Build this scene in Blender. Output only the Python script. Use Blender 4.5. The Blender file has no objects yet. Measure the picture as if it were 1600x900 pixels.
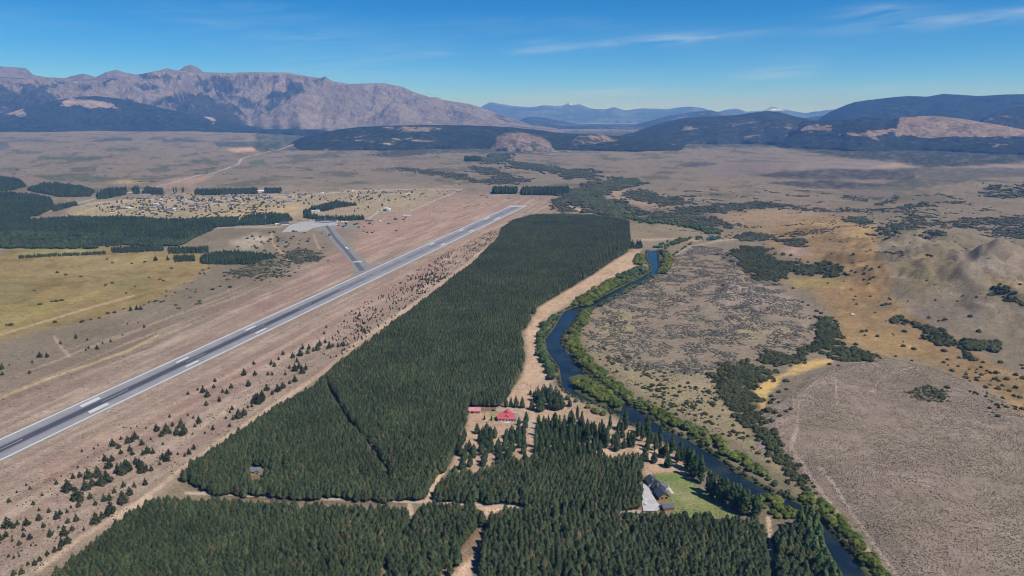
import bpy, math, random
import numpy as np
from mathutils import Vector

random.seed(7)
rng = np.random.default_rng(7)
scene = bpy.context.scene
C = scene.collection

# ------------------------------------------------------------------ camera
CAM_Z = 330.0
F = 1600 * 24.0 / 36.0            # focal length in photo pixels (1600 wide)
YH = 178.0                        # photo row of the true horizon
PITCH = math.atan((450 - YH) / F)
cam_d = bpy.data.cameras.new('camera')
cam = bpy.data.objects.new('camera', cam_d)
C.objects.link(cam)
cam_d.sensor_width = 36.0
cam_d.lens = 24.0
cam_d.clip_start = 1.0
cam_d.clip_end = 300000.0
cam.location = (0, 0, CAM_Z)
cam.rotation_euler = (math.pi / 2 - PITCH, 0, 0)
scene.camera = cam

# ------------------------------------------------------------------ sun, sky, exposure
SUN_ELEV = math.radians(54)
SUN_AZ = math.radians(122)        # clockwise from the view direction: right and a little behind
S_DIR = Vector((math.sin(SUN_AZ) * math.cos(SUN_ELEV), math.cos(SUN_AZ) * math.cos(SUN_ELEV), math.sin(SUN_ELEV)))
sun_d = bpy.data.lights.new('sun', 'SUN')
sun_d.energy = 4.6
sun_d.angle = math.radians(0.53)
sun_d.color = (1.0, 0.955, 0.89)
sun = bpy.data.objects.new('sun', sun_d)
sun.rotation_euler = (-S_DIR).to_track_quat('-Z', 'Y').to_euler()
C.objects.link(sun)

world = bpy.data.worlds.new('World')
scene.world = world
world.use_nodes = True


def build_world():
    nt = world.node_tree
    nt.nodes.clear()
    N = nt.nodes.new
    L = nt.links.new
    out = N('ShaderNodeOutputWorld')
    bg = N('ShaderNodeBackground')
    sky = N('ShaderNodeTexSky')
    sky.sky_type = 'NISHITA'
    sky.sun_disc = False
    sky.sun_elevation = SUN_ELEV
    sky.sun_rotation = SUN_AZ
    sky.altitude = 900
    sky.air_density = 0.4
    sky.dust_density = 0.0
    sky.ozone_density = 2.5
    hs = N('ShaderNodeHueSaturation')
    hs.inputs['Saturation'].default_value = 1.4
    hs.inputs['Value'].default_value = 1.0
    hs.inputs['Hue'].default_value = 0.498
    L(sky.outputs[0], hs.inputs['Color'])
    # thin cirrus, laid out by compass direction and elevation
    tc = N('ShaderNodeTexCoord')
    sp = N('ShaderNodeSeparateXYZ')
    L(tc.outputs['Generated'], sp.inputs[0])

    def M(op, a, b=None, c=None):
        n = N('ShaderNodeMath')
        n.operation = op
        for i, v in enumerate((a, b, c)):
            if v is None:
                continue
            if isinstance(v, (int, float)):
                n.inputs[i].default_value = v
            else:
                L(v, n.inputs[i])
        return n.outputs[0]
    az = M('ARCTAN2', sp.outputs[0], sp.outputs[1])
    el = M('ARCSINE', sp.outputs[2])
    cb = N('ShaderNodeCombineXYZ')
    L(M('MULTIPLY', az, 7.0), cb.inputs[0])
    L(M('MULTIPLY_ADD', el, 75.0, M('MULTIPLY', az, -5.0)), cb.inputs[1])
    nz = N('ShaderNodeTexNoise')
    nz.inputs['Scale'].default_value = 1.3
    nz.inputs['Detail'].default_value = 9
    nz.inputs['Roughness'].default_value = 0.62
    nz.inputs['Distortion'].default_value = 0.6
    L(cb.outputs[0], nz.inputs['Vector'])
    cb2 = N('ShaderNodeCombineXYZ')
    L(M('MULTIPLY', az, 2.3), cb2.inputs[0])
    L(M('MULTIPLY', el, 16.0), cb2.inputs[1])
    cb2.inputs[2].default_value = 4.2
    nb = N('ShaderNodeTexNoise')
    nb.inputs['Scale'].default_value = 1.0
    nb.inputs['Detail'].default_value = 2
    L(cb2.outputs[0], nb.inputs['Vector'])
    broad = N('ShaderNodeMapRange')
    broad.inputs[1].default_value = 0.5
    broad.inputs[2].default_value = 0.78
    L(nb.outputs[0], broad.inputs[0])
    total = M('MULTIPLY', broad.outputs[0], 0.30)
    for (px, py, sx, sy, a) in ((905, 151, 75, 6, 1.7), (1035, 62, 75, 5, 0.95), (850, 78, 60, 4, 0.45), (1500, 31, 95, 6, 0.85),
                               (1370, 18, 40, 7, 0.6), (1210, 113, 40, 7, 0.8), (660, 85, 45, 4, 0.35), (1400, 137, 60, 4, 0.4),
                               (1560, 150, 90, 8, 0.25), (860, 66, 30, 4, 0.5), (1040, 163, 130, 7, 0.8)):
        v = Vector(((px - 800) / F, math.cos(PITCH) + math.sin(PITCH) * (450 - py) / F, -math.sin(PITCH) + math.cos(PITCH) * (450 - py) / F)).normalized()
        a0, e0 = math.atan2(v.x, v.y), math.asin(v.z)
        dx = M('MULTIPLY', M('SUBTRACT', az, a0), F / sx)
        tilt = M('MULTIPLY', M('SUBTRACT', az, a0), 0.045)
        dy = M('MULTIPLY', M('SUBTRACT', M('SUBTRACT', el, e0), tilt), F / sy)
        r2 = M('ADD', M('MULTIPLY', dx, dx), M('MULTIPLY', dy, dy))
        g = M('MULTIPLY', M('EXPONENT', M('MULTIPLY', r2, -0.6)), a)
        total = M('ADD', total, g)
    nm = N('ShaderNodeMapRange')
    nm.inputs[1].default_value = 0.34
    nm.inputs[2].default_value = 0.72
    L(nz.outputs[0], nm.inputs[0])
    fac = M('MULTIPLY', total, nm.outputs[0])
    fac = M('MINIMUM', M('MULTIPLY', fac, 0.62), 0.6)
    mix = N('ShaderNodeMix')
    mix.data_type = 'RGBA'
    L(fac, mix.inputs[0])
    L(hs.outputs[0], mix.inputs[6])
    mix.inputs[7].default_value = (4.4, 5.2, 6.0, 1)
    L(mix.outputs[2], bg.inputs[0])
    bg.inputs[1].default_value = 0.148
    L(bg.outputs[0], out.inputs[0])


build_world()
vs = scene.view_settings
vs.view_transform = 'Standard'
vs.look = 'None'
vs.exposure = 0.0
vs.gamma = 1.0
vs.use_curve_mapping = False
scene.render.engine = 'CYCLES'
cy = scene.cycles
cy.max_bounces = 4
cy.diffuse_bounces = 2
cy.glossy_bounces = 2
cy.transmission_bounces = 2
cy.volume_bounces = 2
cy.transparent_max_bounces = 8
cy.filter_width = 1.05
cy.use_denoising = True
cy.use_adaptive_sampling = False
scene.render.film_transparent = False

# ------------------------------------------------------------------ maths helpers
cp_, sp_ = math.cos(PITCH), math.sin(PITCH)


def ray(px, py):
    px, py = np.asarray(px, float), np.asarray(py, float)
    a, b = (px - 800) / F, (450 - py) / F
    return a, cp_ + sp_ * b, -sp_ + cp_ * b


def proj(x, y, z):
    """photo pixel (1600x900) of a world point"""
    zc = cp_ * y - sp_ * (z - CAM_Z)
    yc = sp_ * y + cp_ * (z - CAM_Z)
    ok = zc > 1.0
    zc = np.where(ok, zc, 1.0)
    return np.where(ok, 800 + F * x / zc, -1e6), np.where(ok, 450 - F * yc / zc, -1e6)


_P = np.random.default_rng(11).permutation(256)
_P = np.concatenate([_P, _P, _P])
_G = np.stack([np.cos(np.arange(256) * 2.39996), np.sin(np.arange(256) * 2.39996)], 1)


def perlin(x, y, seed=0):
    x = np.asarray(x, float) + seed * 17.31
    y = np.asarray(y, float) - seed * 9.77
    xi, yi = np.floor(x).astype(np.int64), np.floor(y).astype(np.int64)
    xf, yf = x - xi, y - yi
    u, v = xf * xf * xf * (xf * (xf * 6 - 15) + 10), yf * yf * yf * (yf * (yf * 6 - 15) + 10)
    xi &= 255
    yi &= 255

    def g(ix, iy, fx, fy):
        h = _P[_P[ix] + iy]
        gr = _G[h & 255]
        return gr[..., 0] * fx + gr[..., 1] * fy
    a = g(xi, yi, xf, yf)
    b = g((xi + 1) & 255, yi, xf - 1, yf)
    c = g(xi, (yi + 1) & 255, xf, yf - 1)
    d = g((xi + 1) & 255, (yi + 1) & 255, xf - 1, yf - 1)
    return (a + u * (b - a)) * (1 - v) + (c + u * (d - c)) * v


def fbm(x, y, oct=4, seed=0, gain=0.5):
    s, a, t = 0, 1.0, 0
    for o in range(oct):
        s = s + a * perlin(x * 2 ** o, y * 2 ** o, seed + o * 3)
        t += a
        a *= gain
    return s / t * 1.6


def ridged(x, y, oct=5, seed=0, gain=0.5):
    s, a, t = 0, 1.0, 0
    for o in range(oct):
        s = s + a * (1 - np.abs(perlin(x * 2 ** o, y * 2 ** o, seed + o * 3)) * 2.0)
        t += a
        a *= gain
    return s / t


def sstep(a, b, x):
    t = np.clip((x - a) / (b - a), 0, 1)
    return t * t * (3 - 2 * t)


def sdpoly(x, y, poly):
    """signed distance to a polygon, negative inside"""
    p = np.asarray(poly, float)
    d2 = np.full(x.shape, 1e18)
    ins = np.zeros(x.shape, bool)
    for i in range(len(p)):
        ax, ay = p[i - 1]
        bx, by = p[i]
        ex, ey = bx - ax, by - ay
        t = np.clip(((x - ax) * ex + (y - ay) * ey) / (ex * ex + ey * ey + 1e-12), 0, 1)
        d2 = np.minimum(d2, (x - ax - t * ex) ** 2 + (y - ay - t * ey) ** 2)
        c = ((ay > y) != (by > y))
        with np.errstate(divide='ignore', invalid='ignore'):
            xx = ax + (y - ay) / (by - ay + 1e-15) * ex
        ins ^= c & (x < xx)
    d = np.sqrt(d2)
    return np.where(ins, -d, d)


def dline(x, y, pts):
    p = np.asarray(pts, float)
    d2 = np.full(x.shape, 1e18)
    for i in range(1, len(p)):
        ax, ay = p[i - 1][:2]
        bx, by = p[i][:2]
        ex, ey = bx - ax, by - ay
        t = np.clip(((x - ax) * ex + (y - ay) * ey) / (ex * ex + ey * ey + 1e-12), 0, 1)
        d2 = np.minimum(d2, (x - ax - t * ex) ** 2 + (y - ay - t * ey) ** 2)
    return np.sqrt(d2)


def lin(r, g, b):
    def f(c):
        c /= 255.0
        return c / 12.92 if c <= 0.04045 else ((c + 0.055) / 1.055) ** 2.4
    return (f(r), f(g), f(b))


def flat_w(px, py, z=0.0):
    a, b, c = ray(px, py)
    t = (z - CAM_Z) / c
    return a * t, b * t


# ------------------------------------------------------------------ relief
def _c(px, py):
    return tuple(float(v) for v in flat_w(px, py))


HILLS = [(_c(1470, 445), 200, 320, 0.25, 46), (_c(1620, 480), 210, 260, 0.0, 38), (_c(1440, 385), 220, 360, 0.3, 32), (_c(1330, 330), 300, 250, 0.0, 10),
         (_c(1560, 300), 500, 420, 0.0, 26), (_c(1130, 460), 150, 200, 0.2, 7), (_c(150, 300), 500, 250, 0.0, 8)]
MESA = [flat_w(*p) for p in ((1178, 700), (1190, 668), (1215, 625), (1255, 592), (1310, 570), (1390, 560), (1460, 574), (1540, 608), (1610, 655), (1800, 760), (2100, 1000), (1900, 1500),
                             (1500, 1100), (1410, 910), (1330, 800), (1260, 735))]
MESA = [(float(a), float(b)) for a, b in MESA]


def H(x, y):
    x, y = np.atleast_1d(np.asarray(x, float)), np.atleast_1d(np.asarray(y, float))
    r = np.hypot(x, y)
    z = fbm(x / 420, y / 420, 3, 5) * 4.0 * sstep(900, 2600, r) * (1 - 0.6 * sstep(6000, 9000, r))
    z = z + fbm(x / 60, y / 60, 3, 8) * 0.7
    n = gul = None
    for (cx, cy_), rx, ry, tw, h in HILLS:
        dx, dy = x - cx, y - cy_
        if not np.any(np.hypot(dx, dy) < 3 * max(rx, ry)):
            continue
        if n is None:
            n = fbm(x / 110, y / 110, 4, 21)
        c, s = math.cos(tw), math.sin(tw)
        ux, uy = (dx * c + dy * s) / rx, (-dx * s + dy * c) / ry
        g = np.exp(-(ux * ux + uy * uy))
        if gul is None:
            gul = ridged(x / 120, y / 150, 4, 23, 0.55) - 0.5
        z = z + h * g * (1 + 0.6 * n) + 9 * np.minimum(g * 1.6, 1) * gul
    az = np.arctan2(x, y)
    z = z + 105 * sstep(5200, 9500, r) * sstep(-0.18, -0.5, az)
    z = z + 12 * sstep(2800, 4200, r) * sstep(-0.2, -0.45, az) * (0.5 + fbm(x / 600, y / 500, 3, 31))
    near = (r < 1600) & (x > 100) & (y > 50)
    if np.any(near):
        sd = sdpoly(x[near] if x.ndim else x, y[near] if y.ndim else y, MESA)
        dz = 7.0 * sstep(14, -26, sd)
        if x.ndim:
            z = z.copy()
            z[near] += dz
        else:
            z = z + dz
    # the landing strip is graded flat
    rd = np.abs((x - RWA[0]) * RWN[0] + (y - RWA[1]) * RWN[1])
    z = z * sstep(20, 130, rd)
    z = z * sstep(150, 320, np.hypot(x - APRON_C[0], y - APRON_C[1]))
    z = z * sstep(40, 150, dline(x, y, TAXI_L))
    return z


# runway axis (world) from its two ends
_a = np.array(flat_w(18, 695.5))
_b = np.array(flat_w(808, 322.5))
RWA = _a
APRON_C = _c(495, 351)
TAXI_L = [_c(508, 351), _c(566, 421)]
RWD = (_b - _a) / np.linalg.norm(_b - _a)
RWN = np.array([RWD[1], -RWD[0]])


def _hit_grid():
    gx, gy = np.arange(-120, 1741, 6.0), np.arange(212, 966, 2.5)
    X, Y = np.meshgrid(gx, gy, indexing='ij')
    a, b, c = ray(X.ravel(), Y.ravel())
    z = np.zeros(a.shape)
    for _ in range(14):
        t = (z - CAM_Z) / c
        z = 0.45 * z + 0.55 * H(a * t, b * t)
    return z.reshape(X.shape)


HITZ = None


def W(px, py, dz=0.0):
    """world point of the ground (or dz above it) seen at a photo pixel"""
    scalar = np.isscalar(px)
    px, py = np.atleast_1d(np.asarray(px, float)), np.atleast_1d(np.asarray(py, float))
    a, b, c = ray(px, py)
    c = np.minimum(c, -0.003)
    global HITZ
    if HITZ is None:
        HITZ = _hit_grid()
    gx, gy = np.clip((px + 120) / 6.0, 0, HITZ.shape[0] - 1.001), np.clip((py - 212) / 2.5, 0, HITZ.shape[1] - 1.001)
    ix, iy = gx.astype(int), gy.astype(int)
    fx, fy = gx - ix, gy - iy
    z = (HITZ[ix, iy] * (1 - fx) + HITZ[ix + 1, iy] * fx) * (1 - fy) + (HITZ[ix, iy + 1] * (1 - fx) + HITZ[ix + 1, iy + 1] * fx) * fy + dz
    t = (z - CAM_Z) / c
    if scalar:
        return float(a[0] * t[0]), float(b[0] * t[0]), float(z[0] - dz)
    return a * t, b * t, z - dz


def WP(poly, dz=0.0):
    p = np.asarray(poly, float)
    x, y, _ = W(p[:, 0], p[:, 1], dz)
    return np.stack([x, y], 1)


# river banks, photo pixels, far to near
RIV_L = [(1012, 391), (1010, 402), (1017, 412), (1018, 420), (1000, 432), (970, 445), (945, 458), (922, 471), (895, 479), (880, 486), (871, 500), (866, 510), (850, 528), (852, 545), (862, 560), (872, 575),
         (875, 600), (882, 612), (905, 622), (935, 632), (960, 645), (985, 660), (1010, 672), (1040, 690), (1070, 708), (1100, 728), (1130, 752), (1160, 772), (1190, 784), (1230, 797), (1255, 808),
         (1275, 828), (1288, 850), (1302, 880), (1324, 920), (1355, 980), (1400, 1080)]
RIV_R = [(1028, 391), (1029, 405), (1030, 417), (1028, 425), (1008, 436), (985, 448), (960, 460), (937, 474), (908, 486), (898, 498), (890, 512), (879, 520), (877, 536), (888, 550), (902, 568), (915, 582),
         (928, 593), (948, 608), (972, 624), (1000, 640), (1020, 655), (1045, 671), (1085, 691), (1104, 702), (1122, 713), (1150, 735), (1180, 752), (1205, 766), (1228, 775), (1252, 784), (1276, 802),
         (1292, 818), (1310, 838), (1330, 862), (1352, 890), (1392, 960), (1450, 1060)]
ISLAND = [(888, 588), (905, 583), (925, 588), (945, 601), (962, 614), (974, 630), (970, 641), (945, 634), (920, 622), (898, 610)]
riv_lw, riv_rw, isl_w = WP(RIV_L), WP(RIV_R), WP(ISLAND)
_mid = (riv_lw + riv_rw) / 2
_half = np.linalg.norm(riv_lw - riv_rw, axis=1)[:, None] / 2
_sh = np.clip(1 - 2.4 / _half, 0.7, 1.0)
riv_lw, riv_rw = _mid + (riv_lw - _mid) * _sh, _mid + (riv_rw - _mid) * _sh
riv_poly = np.concatenate([riv_lw, riv_rw[::-1]])


def ground_z(x, y):
    """terrain with the river bed cut in"""
    x, y = np.atleast_1d(np.asarray(x, float)), np.atleast_1d(np.asarray(y, float))
    z = H(x, y)
    m = (x > riv_poly[:, 0].min() - 30) & (x < riv_poly[:, 0].max() + 30) & (y > riv_poly[:, 1].min() - 30) & (y < riv_poly[:, 1].max() + 30)
    if m.any():
        sd = sdpoly(x[m], y[m], riv_poly)
        si = sdpoly(x[m], y[m], isl_w)
        cut = sstep(3.0, -4.0, sd) * sstep(-3.0, 4.0, si)
        near = sstep(25, 2, sd)
        z[m] = z[m] * (1 - near) - 3.2 * cut
    return z


# ------------------------------------------------------------------ materials
MATS = {}


def principled(name, rough=0.9, spec=0.2):
    m = bpy.data.materials.new(name)
    m.use_nodes = True
    b = m.node_tree.nodes['Principled BSDF']
    b.inputs['Roughness'].default_value = rough
    b.inputs['Specular IOR Level'].default_value = spec
    MATS[name] = m
    return m, m.node_tree, b


def nd(nt, t, **kw):
    n = nt.nodes.new(t)
    for k, v in kw.items():
        setattr(n, k, v)
    return n


def mult_noise(nt, src, scales, pos=None, lo=0.8, hi=1.2):
    """multiply a colour socket by fine value noise at several world sizes"""
    if pos is None:
        g = nd(nt, 'ShaderNodeNewGeometry')
        pos = g.outputs['Position']
    cur = src
    for sc, l, h in scales:
        n = nd(nt, 'ShaderNodeTexNoise')
        n.inputs['Scale'].default_value = sc
        n.inputs['Detail'].default_value = 3
        n.inputs['Roughness'].default_value = 0.6
        nt.links.new(pos, n.inputs['Vector'])
        mr = nd(nt, 'ShaderNodeMapRange')
        mr.inputs[1].default_value = 0.3
        mr.inputs[2].default_value = 0.7
        mr.inputs[3].default_value = l
        mr.inputs[4].default_value = h
        nt.links.new(n.outputs[0], mr.inputs[0])
        mx = nd(nt, 'ShaderNodeVectorMath', operation='MULTIPLY')
        nt.links.new(cur, mx.inputs[0])
        nt.links.new(mr.outputs[0], mx.inputs[1])
        cur = mx.outputs[0]
    return cur


def mat_terrain(name, scales, bump=None):
    m, nt, b = principled(name, 1.0, 0.0)
    at = nd(nt, 'ShaderNodeAttribute', attribute_name='Col')
    c = mult_noise(nt, at.outputs['Color'], scales)
    nt.links.new(c, b.inputs['Base Color'])
    if bump:
        g = nd(nt, 'ShaderNodeNewGeometry')
        n = nd(nt, 'ShaderNodeTexNoise')
        n.inputs['Scale'].default_value = bump[0]
        n.inputs['Detail'].default_value = 5
        n.inputs['Roughness'].default_value = 0.65
        nt.links.new(g.outputs['Position'], n.inputs['Vector'])
        bp = nd(nt, 'ShaderNodeBump')
        bp.inputs['Strength'].default_value = bump[1]
        bp.inputs['Distance'].default_value = bump[2]
        nt.links.new(n.outputs[0], bp.inputs['Height'])
        nt.links.new(bp.outputs[0], b.inputs['Normal'])
    return m


def mat_plain(name, col, rough=0.85, spec=0.2, scales=((0.6, 0.85, 1.12),), rnd=0.0):
    m, nt, b = principled(name, rough, spec)
    rgb = nd(nt, 'ShaderNodeRGB')
    rgb.outputs[0].default_value = (*col, 1)
    src = rgb.outputs[0]
    if rnd:
        oi = nd(nt, 'ShaderNodeObjectInfo')
        mr = nd(nt, 'ShaderNodeMapRange')
        mr.inputs[3].default_value = 1 - rnd
        mr.inputs[4].default_value = 1 + rnd
        nt.links.new(oi.outputs['Random'], mr.inputs[0])
        mx = nd(nt, 'ShaderNodeVectorMath', operation='MULTIPLY')
        nt.links.new(src, mx.inputs[0])
        nt.links.new(mr.outputs[0], mx.inputs[1])
        src = mx.outputs[0]
    c = mult_noise(nt, src, scales)
    nt.links.new(c, b.inputs['Base Color'])
    return m


def mat_leaf(name, c1, c2, c3=None, var=0.35, transl=0.3):
    """foliage: colour differs from plant to plant and from leaf clump to leaf clump"""
    m, nt, b = principled(name, 0.75, 0.12)
    L = nt.links.new
    oi = nd(nt, 'ShaderNodeObjectInfo')
    g = nd(nt, 'ShaderNodeNewGeometry')
    ramp = nd(nt, 'ShaderNodeValToRGB')
    ramp.color_ramp.elements[0].color = (*c1, 1)
    ramp.color_ramp.elements[1].color = (*c2, 1)
    if c3:
        e = ramp.color_ramp.elements.new(0.93)
        e.color = (*c2, 1)
        ramp.color_ramp.elements[-1].color = (*c3, 1)
        ramp.color_ramp.elements[-1].position = 1.0
    L(oi.outputs['Random'], ramp.inputs[0])
    # patches of lighter and darker plants across the ground
    mr = nd(nt, 'ShaderNodeMapRange')
    mr.inputs[3].default_value = 1 - var
    mr.inputs[4].default_value = 1 + var
    L(g.outputs['Random Per Island'], mr.inputs[0])
    mx = nd(nt, 'ShaderNodeVectorMath', operation='MULTIPLY')
    L(ramp.outputs[0], mx.inputs[0])
    L(mr.outputs[0], mx.inputs[1])
    c = mult_noise(nt, mx.outputs[0], ((0.012, 0.78, 1.22), (0.06, 0.85, 1.15), (1.2, 0.75, 1.25)))
    L(c, b.inputs['Base Color'])
    tr = nd(nt, 'ShaderNodeBsdfTranslucent')
    L(c, tr.inputs[0])
    ms = nd(nt, 'ShaderNodeMixShader')
    ms.inputs[0].default_value = transl
    out = nt.nodes['Material Output']
    L(b.outputs[0], ms.inputs[1])
    L(tr.outputs[0], ms.inputs[2])
    L(ms.outputs[0], out.inputs[0])
    return m


def shrub_specks(m):
    """small dark shrubs too fine to pick apart, denser where the land is scrubby"""
    nt = m.node_tree
    b = nt.nodes['Principled BSDF']
    cur = b.inputs['Base Color'].links[0].from_socket
    g = nd(nt, 'ShaderNodeNewGeometry')
    at = nd(nt, 'ShaderNodeAttribute', attribute_name='Col')
    for sc, rad, dens, far in ((0.30, 0.34, 0.47, False), (0.06, 0.32, 0.46, True)):
        v = nd(nt, 'ShaderNodeTexVoronoi')
        v.inputs['Scale'].default_value = sc
        v.inputs['Randomness'].default_value = 1.0
        nt.links.new(g.outputs['Position'], v.inputs['Vector'])
        n = nd(nt, 'ShaderNodeTexNoise')
        n.inputs['Scale'].default_value = sc * 0.12
        n.inputs['Detail'].default_value = 4
        nt.links.new(g.outputs['Position'], n.inputs['Vector'])
        n2 = nd(nt, 'ShaderNodeMapRange')
        n2.inputs[1].default_value = dens - 0.06
        n2.inputs[2].default_value = dens + 0.12
        nt.links.new(n.outputs[0], n2.inputs[0])
        d = nd(nt, 'ShaderNodeMapRange')
        d.inputs[1].default_value = rad
        d.inputs[2].default_value = rad * 0.6
        nt.links.new(v.outputs['Distance'], d.inputs[0])
        k = nd(nt, 'ShaderNodeMath', operation='MULTIPLY')
        nt.links.new(n2.outputs[0], k.inputs[0])
        nt.links.new(d.outputs[0], k.inputs[1])
        k2 = nd(nt, 'ShaderNodeMath', operation='MULTIPLY')
        nt.links.new(k.outputs[0], k2.inputs[0])
        if far:
            nt.links.new(at.outputs['Alpha'], k2.inputs[1])
        else:
            k2.inputs[1].default_value = 0.75
        mx = nd(nt, 'ShaderNodeMix', data_type='RGBA', blend_type='MIX')
        nt.links.new(k2.outputs[0], mx.inputs[0])
        nt.links.new(cur, mx.inputs[6])
        mx.inputs[7].default_value = (0.075, 0.078, 0.052, 1)
        cur = mx.outputs[2]
    nt.links.new(cur, b.inputs['Base Color'])


M_GROUND = mat_terrain('steppe_ground', ((0.02, 0.9, 1.1), (0.12, 0.84, 1.16), (0.55, 0.72, 1.28)), (0.45, 0.6, 1.2))
M_MOUNT = mat_terrain('mountain_rock', ((0.0012, 0.88, 1.12), (0.006, 0.76, 1.24), (0.025, 0.72, 1.28)), (0.012, 0.8, 60.0))
shrub_specks(M_GROUND)
M_PINE = mat_leaf('pine_needles', (0.056, 0.080, 0.042), (0.102, 0.126, 0.060), (0.16, 0.128, 0.07))
M_PINE2 = mat_leaf('grove_needles', (0.048, 0.078, 0.044), (0.078, 0.112, 0.056))
M_YPINE = mat_leaf('young_pine_needles', (0.040, 0.052, 0.026), (0.072, 0.084, 0.040))
M_POPLAR = mat_leaf('poplar_leaves', (0.050, 0.085, 0.034), (0.090, 0.130, 0.050))
M_POPLARL = mat_leaf('pale_poplar_leaves', (0.100, 0.155, 0.064), (0.155, 0.205, 0.08))
M_WILLOW = mat_leaf('willow_leaves', (0.095, 0.135, 0.036), (0.20, 0.225, 0.055), var=0.4)
M_WILLOWG = mat_leaf('grey_willow_leaves', (0.080, 0.130, 0.054), (0.130, 0.185, 0.072), var=0.3)
M_BUSH = mat_leaf('bush_leaves', (0.056, 0.072, 0.034), (0.112, 0.118, 0.056), var=0.45)
M_FARBUSH = mat_leaf('scrub_leaves', (0.062, 0.078, 0.048), (0.13, 0.135, 0.08), var=0.45)
M_HEATH = mat_leaf('heath_leaves', (0.100, 0.094, 0.074), (0.100, 0.094, 0.074), transl=0.05, var=0.5)
M_TUSS = mat_leaf('tussock_blades', (0.165, 0.138, 0.105), (0.165, 0.138, 0.105), var=0.5, transl=0.05)
M_LEAFY = mat_leaf('leafy_wood_leaves', (0.062, 0.092, 0.05), (0.10, 0.138, 0.07), var=0.3)
M_BARK = mat_plain('bark', (0.09, 0.06, 0.045))
M_ASPH = None


# ------------------------------------------------------------------ mesh helpers
def np_mesh(name, verts, faces, mats, col=None, smooth=False):
    """faces: (n,3) or (n,4) int array"""
    verts = np.asarray(verts, np.float32)
    faces = np.asarray(faces, np.int32)
    me = bpy.data.meshes.new(name)
    k = faces.shape[1]
    me.vertices.add(len(verts))
    me.vertices.foreach_set('co', verts.ravel())
    me.loops.add(faces.size)
    me.loops.foreach_set('vertex_index', faces.ravel())
    me.polygons.add(len(faces))
    me.polygons.foreach_set('loop_start', np.arange(0, faces.size, k, dtype=np.int32))
    if smooth:
        me.polygons.foreach_set('use_smooth', np.ones(len(faces), bool))
    if col is not None:
        a = me.attributes.new('Col', 'FLOAT_COLOR', 'POINT')
        c4 = np.ones((len(verts), 4), np.float32)
        c4[:, :col.shape[1]] = col
        a.data.foreach_set('color', c4.ravel())
    me.update(calc_edges=True)
    me.validate()
    for m in (mats if isinstance(mats, (list, tuple)) else [mats]):
        me.materials.append(m)
    return me


def link(name, data, parent=None, loc=None, rot=None, scale=None):
    o = bpy.data.objects.new(name, data)
    C.objects.link(o)
    if parent is not None:
        o.parent = parent
    if loc is not None:
        o.location = loc
    if rot is not None:
        o.rotation_euler = (0, 0, rot) if np.isscalar(rot) else rot
    if scale is not None:
        o.scale = (scale, scale, scale) if np.isscalar(scale) else scale
    return o


def tag(o, label=None, cat=None, group=None, kind=None):
    if label:
        o['label'] = label
    if cat:
        o['category'] = cat
    if group:
        o['group'] = group
    if kind:
        o['kind'] = kind
    return o


class MB:
    """collects polygons and links them as one mesh object"""

    def __init__(self):
        self.v, self.f = [], []

    def poly(self, pts):
        b = len(self.v)
        self.v += [tuple(p) for p in pts]
        self.f.append(tuple(range(b, b + len(pts))))
        return self

    def box(self, x0, x1, y0, y1, z0, z1):
        b = len(self.v)
        self.v += [(x, y, z) for z in (z0, z1) for y in (y0, y1) for x in (x0, x1)]
        for q in ((0, 2, 3, 1), (4, 5, 7, 6), (0, 1, 5, 4), (2, 6, 7, 3), (0, 4, 6, 2), (1, 3, 7, 5)):
            self.f.append(tuple(b + i for i in q))
        return self

    def prism(self, prof, a0, a1, axis='x'):
        """extrude a profile [(u,z)] along x (u=y) or along y (u=x)"""
        n = len(prof)
        b = len(self.v)
        for a in (a0, a1):
            for (u, z) in prof:
                self.v.append((a, u, z) if axis == 'x' else (u, a, z))
        for i in range(n):
            j = (i + 1) % n
            self.f.append((b + i, b + j, b + n + j, b + n + i))
        self.f.append(tuple(b + i for i in range(n))[::-1])
        self.f.append(tuple(b + n + i for i in range(n)))
        return self

    def tube(self, pts, rad, n=6):
        b = len(self.v)
        for k, (p, r) in enumerate(zip(pts, rad)):
            p = Vector(p)
            d = (Vector(pts[min(k + 1, len(pts) - 1)]) - Vector(pts[max(k - 1, 0)])).normalized()
            u = d.orthogonal().normalized()
            w = d.cross(u)
            for i in range(n):
                a = 2 * math.pi * i / n
                self.v.append(tuple(p + (u * math.cos(a) + w * math.sin(a)) * r))
        for k in range(len(pts) - 1):
            for i in range(n):
                j = (i + 1) % n
                self.f.append((b + k * n + i, b + k * n + j, b + (k + 1) * n + j, b + (k + 1) * n + i))
        self.f.append(tuple(b + i for i in range(n))[::-1])
        self.f.append(tuple(b + (len(pts) - 1) * n + i for i in range(n)))
        return self

    def build(self, name, mat, parent=None, **kw):
        me = bpy.data.meshes.new(name)
        me.from_pydata(self.v, [], self.f)
        me.update()
        me.materials.append(mat)
        return link(name, me, parent, **kw)


# ------------------------------------------------------------------ ground sheet
def smask(px, py, poly, soft, warp=0.0, amp=0.0):
    """soft mask of a photo-space outline, its edge roughened by ground noise"""
    out = np.zeros(px.shape)
    p = np.asarray(poly, float)
    mg = soft + amp * 1.5 + 1
    m = (px > p[:, 0].min() - mg) & (px < p[:, 0].max() + mg) & (py > p[:, 1].min() - mg) & (py < p[:, 1].max() + mg)
    if m.any():
        sd = sdpoly(px[m], py[m], p)
        w = warp[m] if amp else 0.0
        out[m] = sstep(soft, -soft, sd + amp * w)
    return out


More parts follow.
